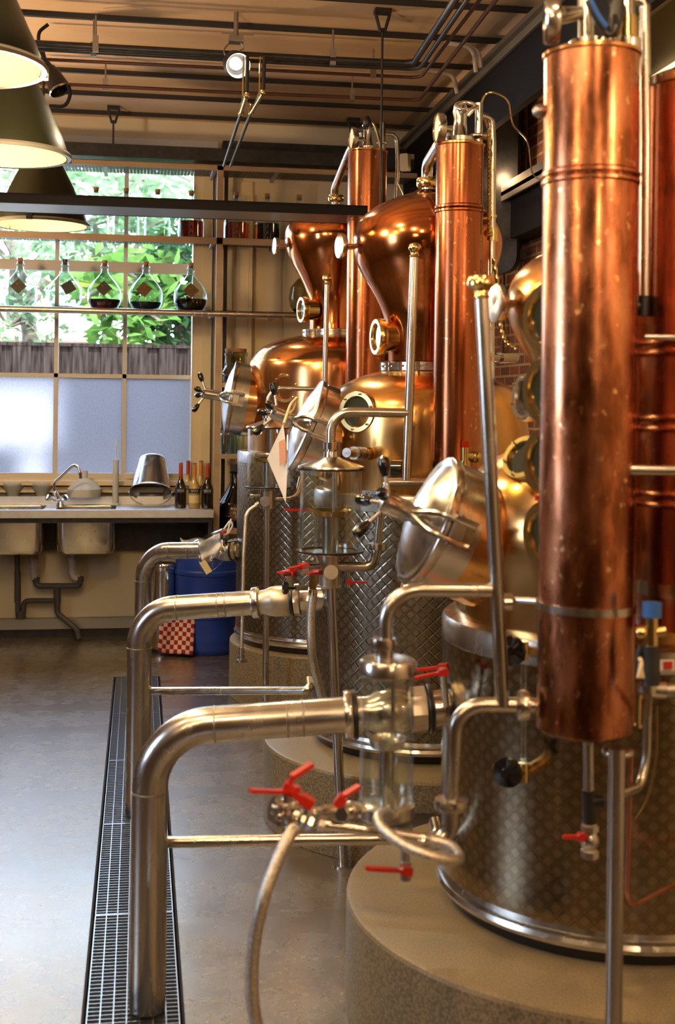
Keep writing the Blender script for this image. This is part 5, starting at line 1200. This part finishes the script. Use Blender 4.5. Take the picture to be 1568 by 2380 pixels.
MB().tube(spline([P(728, 1370, 4.2), P(722, 1440, 4.2), P(724, 1510, 4.2), P(735, 1570, 4.25), P(754, 1640, 4.3)], 8), .0145, 14).build('braided_hose', 'braid', S2)
MB().cyl(P(808, 1330, 4.3), P(808, 1366, 4.3), .008).build('drip_tube', 'steel', S2); lever(S2, P(812, 1353, 4.25), P(854, 1353, 4.25), w=.011)
MB().lathe([(0, -.02), (.034, -.02), (.036, .02), (0, .02)], axm(P(926, 1090, 4.5), cdir(.9, 0, .4)), 28).build('black_wheel', 'black_knob', S2)
# nearest
S3, c3, hh3 = safe('small spirit safe glass nearest the camera, above the red levers', 897, 2.52, .0535, 1562, 1868, .05, False, None)
MB().tube(fillet([P(897, 1540, 2.52), P(894, 1370, 2.52), P(1140, 1372, 2.55)], .07), .0145, 22).build('vapour_arm', 'steel_pipe', S3)
MB().lathe([(.014, -.011), (.025, -.01), (.027, 0), (.025, .011), (.014, .012)], axm(P(890, 1496, 2.52), (0, 0, 1)), 32).cyl(P(893, 1535, 2.52), P(893, 1505, 2.52), .018).build('clamp_ring', 'steel', S3)
riser(S3, P(1119, 690, 2.55), P(1168, 1640, 2.55), .0145, None, None, .028)
MB().tube(fillet([P(1262, 1640, 2.56), P(1060, 1636, 2.55), P(1048, 1860, 2.55)], .06), .0155, 22).build('lower_arm', 'steel_pipe', S3)
MB().lathe([(.015, -.012), (.03, -.01), (.032, 0), (.03, .01), (.015, .012)], axm(P(1216, 1640, 2.55), RT), 32).build('clamp_ring', 'steel', S3)
MB().lathe([(.015, -.012), (.034, -.01), (.036, 0), (.034, .01), (.015, .012)], axm(P(1049, 1868, 2.55), (0, 0, 1)), 32).build('clamp_ring', 'steel', S3)
MB().tube(fillet([P(1049, 1872, 2.55), P(1046, 1955, 2.55), P(940, 1962, 2.53)], .07), .0165, 22).build('drain_bend', 'steel_pipe', S3)
MB().cyl(P(897, 1890, 2.52), P(897, 1950, 2.52), .0125, 20).cyl(P(935, 1915, 2.5), P(935, 1960, 2.5), .02, 20).cyl(P(941, 1960, 2.5), P(941, 2022, 2.5), .009).build('manifold', 'steel_dull', S3)
lever(S3, P(944, 2024, 2.46), P(850, 2018, 2.44), w=.014); MB().cyl(P(943, 2005, 2.48), P(943, 2045, 2.48), .011, 8).build('bottom_valve', 'steel_dull', S3)
# valve cluster
VC = thing('valve_cluster', 'cluster of small valves with three bright red levers below the nearest glass', 'valves', P(690, 1890, 2.4)); z = 2.4
ballvalve(VC, P(632, 1880, z), P(684, 1890, z+.02), .024); ballvalve(VC, P(655, 1868, z), P(655, 1915, z), .02); ballvalve(VC, P(680, 1892, z), P(726, 1912, z), .0185)
ballvalve(VC, P(700, 1885, z+.02), P(760, 1892, z+.03), .012); MB().cyl(P(745, 1884, z+.02), P(788, 1884, z+.04), .011, 20).build('pipe_nipple', 'steel', VC)
ballvalve(VC, P(786, 1886, z+.03), P(842, 1880, z+.06), .0175)
MB().cyl(P(793, 1894, z-.01), P(793, 1894, z-.03)+V((0, 0, 0)), .012).build('black_plug', 'black_rubber', VC)
MB().cyl(P(752, 1915, z), P(1000, 1952, z+.02), .0105, 20).cyl(P(740, 1913, z), P(754, 1916, z), .0155, 8).cyl(P(960, 1946, z+.02), P(984, 1950, z+.02), .013, 8).build('straight_pipe', 'steel', VC)
ballvalve(VC, P(672, 1894, z-.02), P(676, 1934, z-.03), .016, 'hose_union')
for a_, b_ in ((P(665, 1866, z-.02), P(666, 1842, z-.02)), (P(710, 1892, z-.02), P(712, 1868, z-.02)), (P(800, 1880, z), P(795, 1862, z))): MB().cyl(a_, b_, .007).build('valve_stem', 'steel', VC)
def lev2(par, pts, w, th=.005):
    pts = [V(p) for p in pts]; m = MB()
    for a, b in zip(pts, pts[1:]):
        d = b-a; T = axm((a+b)/2, d, (0, 0, 1)); m.box((0, 0, 0), (w, th, d.length+.004), T)
    m.box((0, 0, .0), (w*1.4, .018, w*1.5), axm(pts[0], pts[1]-pts[0])); return m.build('red_lever', 'red_lever', par, 0)
lev2(VC, [P(682, 1838, z-.03), P(645, 1840, z-.04), P(584, 1838, z-.07)], .014, .007)
lev2(VC, [P(668, 1832, z-.03), P(680, 1805, z-.03), P(722, 1778, z)], .014, .009)
lev2(VC, [P(712, 1862, z-.04), P(690, 1850, z-.04), P(682, 1838, z-.04)], .018, .012)
lev2(VC, [P(790, 1862, z), P(800, 1848, z), P(832, 1828, z+.02)], .015, .006)
H1 = MB().tube(spline([P(1000, 1952, 2.42), P(1045, 1965, 2.4), P(1068, 1992, 2.36), P(1050, 2000, 2.32), P(1000, 1990, 2.3), P(940, 1965, 2.32), P(893, 1930, 2.35), P(878, 1905, 2.38), P(888, 1890, 2.42), P(905, 1893, 2.46)], 8), .0105, 16)
tag(H1.build('looped_hose', 'braid', None), 'shiny braided hose looping out to the right below the nearest glass', 'hose')
H2 = MB().tube(spline([P(684, 1925, 2.36), P(668, 1950, 2.34), P(640, 2010, 2.32), P(612, 2090, 2.3), P(594, 2170, 2.3), P(585, 2260, 2.3), P(590, 2350, 2.3), P(612, 2440, 2.32), P(640, 2520, 2.34)], 8), .0125, 16)
tag(H2.build('hanging_hose', 'braid', None), 'pale braided hose hanging down past the bottom of the photo', 'hose')

# paper card and its string on the middle manway ------------------------
t = thing('paper_card', 'white kite-shaped paper card hanging from the middle still door', 'card', P(658, 985, 4.38))
a_, b_, c_, d_ = P(658, 985, 4.38), P(621, 1066, 4.38), P(664, 1168, 4.36), P(669, 1070, 4.34)
MB().quad(a_, b_, c_, d_).build('card', 'paper', t, 0, solid=.002); n_ = -FW*.004
MB().quad(P(648, 1027, 4.36)+n_, P(650, 1084, 4.36)+n_, P(665, 1070, 4.345)+n_, P(661, 1020, 4.355)+n_).build('pink_sticker', 'paper_pink', t, 0, solid=.001)
tag(MB().tube(spline([P(690, 925, 4.6), P(676, 940, 4.55), P(668, 960, 4.5), P(660, 985, 4.45)], 5), .006, 8).tube(spline([P(688, 925, 4.6), P(682, 950, 4.55), P(672, 962, 4.5)], 5), .006, 8).build('knotted_string', 'label_cream', None), 'pale knotted string on the hub of the middle still door', 'string')
# metal label plate with writing on the middle tank
r_ = .4345; T0 = Matrix.Translation(A2)
q = P(868, 1166, 4.5); dv = (V((q.x, q.y, 0))-A2).normalized(); pq = A2+dv*.4355; pq.z = q.z
T = axm(pq, dv); pl_ = thing('name_plate', 'small plate reading Korn on the middle tank', 'sign', pq)
MB().box((0, 0, 0), (.11, .075, .002), T).build('plate', 'steel_dull', pl_, 0); text('Korn', .03, T @ Matrix.Translation((-.01, .012, .002)), 'ink', pl_)
# dark drain-pan & blue box behind the nearest plinth
q = P(985, 1925, 4.08)
t = thing('blue_crate', 'dark blue box with a round black lid half hidden behind the nearest plinth', 'box', (q.x, q.y, 0))
qq = V((q.x, q.y, 0)); zt_ = P(1000, 1918, 4.08).z
MB().lathe([(0, .0), (.11, 0), (.125, zt_-.03), (0, zt_-.03)], qq, 40).build('box_body', 'blue_cap', t)
MB().lathe([(.128, zt_-.04), (.13, zt_-.01), (.12, zt_), (.1, zt_-.003), (.098, zt_), (.07, zt_-.003), (.068, zt_), (0, zt_)], qq, 48).build('round_lid', 'black_rubber', t)

# brick wall bits
t = thing('wall_duct', 'dark rounded panel on the brick wall behind the middle column', 'panel', P(1168, 400, 7.6))  # dark rounded panel standing for a vertical duct
MB().prism(rrect(.22, 1.2, .1), -.03, .03, axm(P(1160, 400, 7.5)+V((.05, .1, 0)), cdir(-.5, 0, .85))).build('panel', 'black_metal', t)
for u, v0, v1, lb in ((1226, 60, 420, 'thin copper pipe on the brick wall, nearest the big column'), (1212, 240, 640, 'thin grey pipe on the brick wall beside the copper one'), (1170, 560, 840, 'dark vertical pipe on the lower brick wall')):
    p0, p1 = PX(u, v0, 2.31), PX(u, v1, 2.31); tag(MB().tube([p0, V((p0.x, p0.y, p1.z))], .012, 10).build('wall_pipe', 'pipe_brown', None), lb, 'pipe', 'pipes on the brick wall')
tag(MB().box(PX(1185, 595, 2.25), (.12, .3, .05)).box(PX(1190, 580, 2.25)+V((.0, .05, .08)), (.1, .05, .12)).build('wall_bracket', 'black_metal', None, 0), 'black bracket on the brick wall behind the near sight lens', 'bracket')
tag(MB().cyl(P(1120, 832, 5.6), P(1196, 830, 5.8), .018).cyl(P(1160, 831, 5.7), P(1196, 830, 5.8), .026).build('horizontal_pipe', 'steel_pipe', None), 'short steel pipe in front of the lower brick wall', 'pipe')

# lit strip high on the right wall
p0, p1 = PX(1505, 188, 2.3), PX(1640, 140, 2.3); p1.z = p0.z
tag(MB().tube([p0, V((2.3, 3.0, p0.z))], .011, 12).build('light_strip', 'strip_light', None), 'glowing light strip on the cream wall at the upper right', 'light')

# ================================================================== LIGHT
w = bpy.data.worlds.new('world'); sc.world = w; w.use_nodes = True
bg_ = w.node_tree.nodes['Background']; bg_.inputs[0].default_value = (.68, .82, 1, 1); bg_.inputs[1].default_value = 11.5
sun = bpy.data.lights.new('sun', 'SUN'); sun.energy = 14; sun.angle = .02; sun.color = (1, .96, .88)
so = bpy.data.objects.new('sun', sun); COL.objects.link(so); so.rotation_euler = (radians(31), radians(12), 0)
def lamp(name, p, e, col=(1, .66, .32), size=.04, kind='POINT', d=None, spot=100, blend=.6):
    l = bpy.data.lights.new(name, kind); l.energy = e; l.color = col
    if kind == 'SPOT': l.spot_size = radians(spot); l.spot_blend = blend
    l.shadow_soft_size = size; o = bpy.data.objects.new(name, l); COL.objects.link(o); o.location = V(p)
    if d is not None: o.rotation_euler = V(d).to_track_quat('-Z', 'Y').to_euler()
    return o
for i, c in enumerate(LAMPS): lamp('pendant_bulb', c+V((0, 0, .06)), 8, (1, .88, .42), .05)
lamp('spot_bulb', SPOT, 55, (1, .8, .5), .04, 'SPOT', cdir(.25, -.5, .75), 120)
# the ceiling spotlights over the aisle (outside the frame, above and behind the viewer)
for x, y, e, dx, dy in ((-.6, 3.6, 55, .75, .1), (-.7, 2.0, 60, .8, .35), (-.6, .4, 70, .7, .6), (.6, -.6, 55, .25, .8), (-1.4, 5.4, 50, .8, -.05), (-1.6, 2.6, 40, .8, .1), (1.2, 1.2, 35, .2, .6), (.4, 7.4, 30, .4, -.3)):
    lamp('aisle_spot', (x, y, 3.3), e*1.05, (1, .66, .34), .045, 'SPOT', (dx, dy, -.75), 110, .7)
for x, y, e in ((-1.2, .8, 14), (-.4, 4.4, 16), (.9, -1.4, 14), (-1.2, 6.6, 24)): lamp('fill_lamp', (x, y, 2.5), e*3.0, (1, .64, .32), .07)  # fill lamps added to lift the ceiling and walls
lamp('brick_fill', (2.0, 6.7, 1.35), 9, (1, .55, .22), .05)  # lamp added to light the lower brick wall
lamp('fill_lamp', (1.9, .7, 2.5), 34, (1, .62, .33), .07)  # added fill: lights the right wall that the near column and tank reflect
lamp('brick_fill', (2.12, 7.3, 2.97), 5, (1, .6, .3), .05)  # second added lamp, brightens the upper brick
sc.view_settings.view_transform = 'Standard'; sc.view_settings.look = 'None'; sc.view_settings.gamma = 1; sc.view_settings.use_curve_mapping = False
sc.view_settings.exposure = 0.15
sc.cycles.use_denoising = True; sc.cycles.max_bounces = 10; sc.cycles.transparent_max_bounces = 24; sc.cycles.glossy_bounces = 5; sc.cycles.transmission_bounces = 8; sc.cycles.diffuse_bounces = 4
sc.cycles.sample_clamp_indirect = 6; sc.cycles.caustics_reflective = False; sc.cycles.caustics_refractive = False
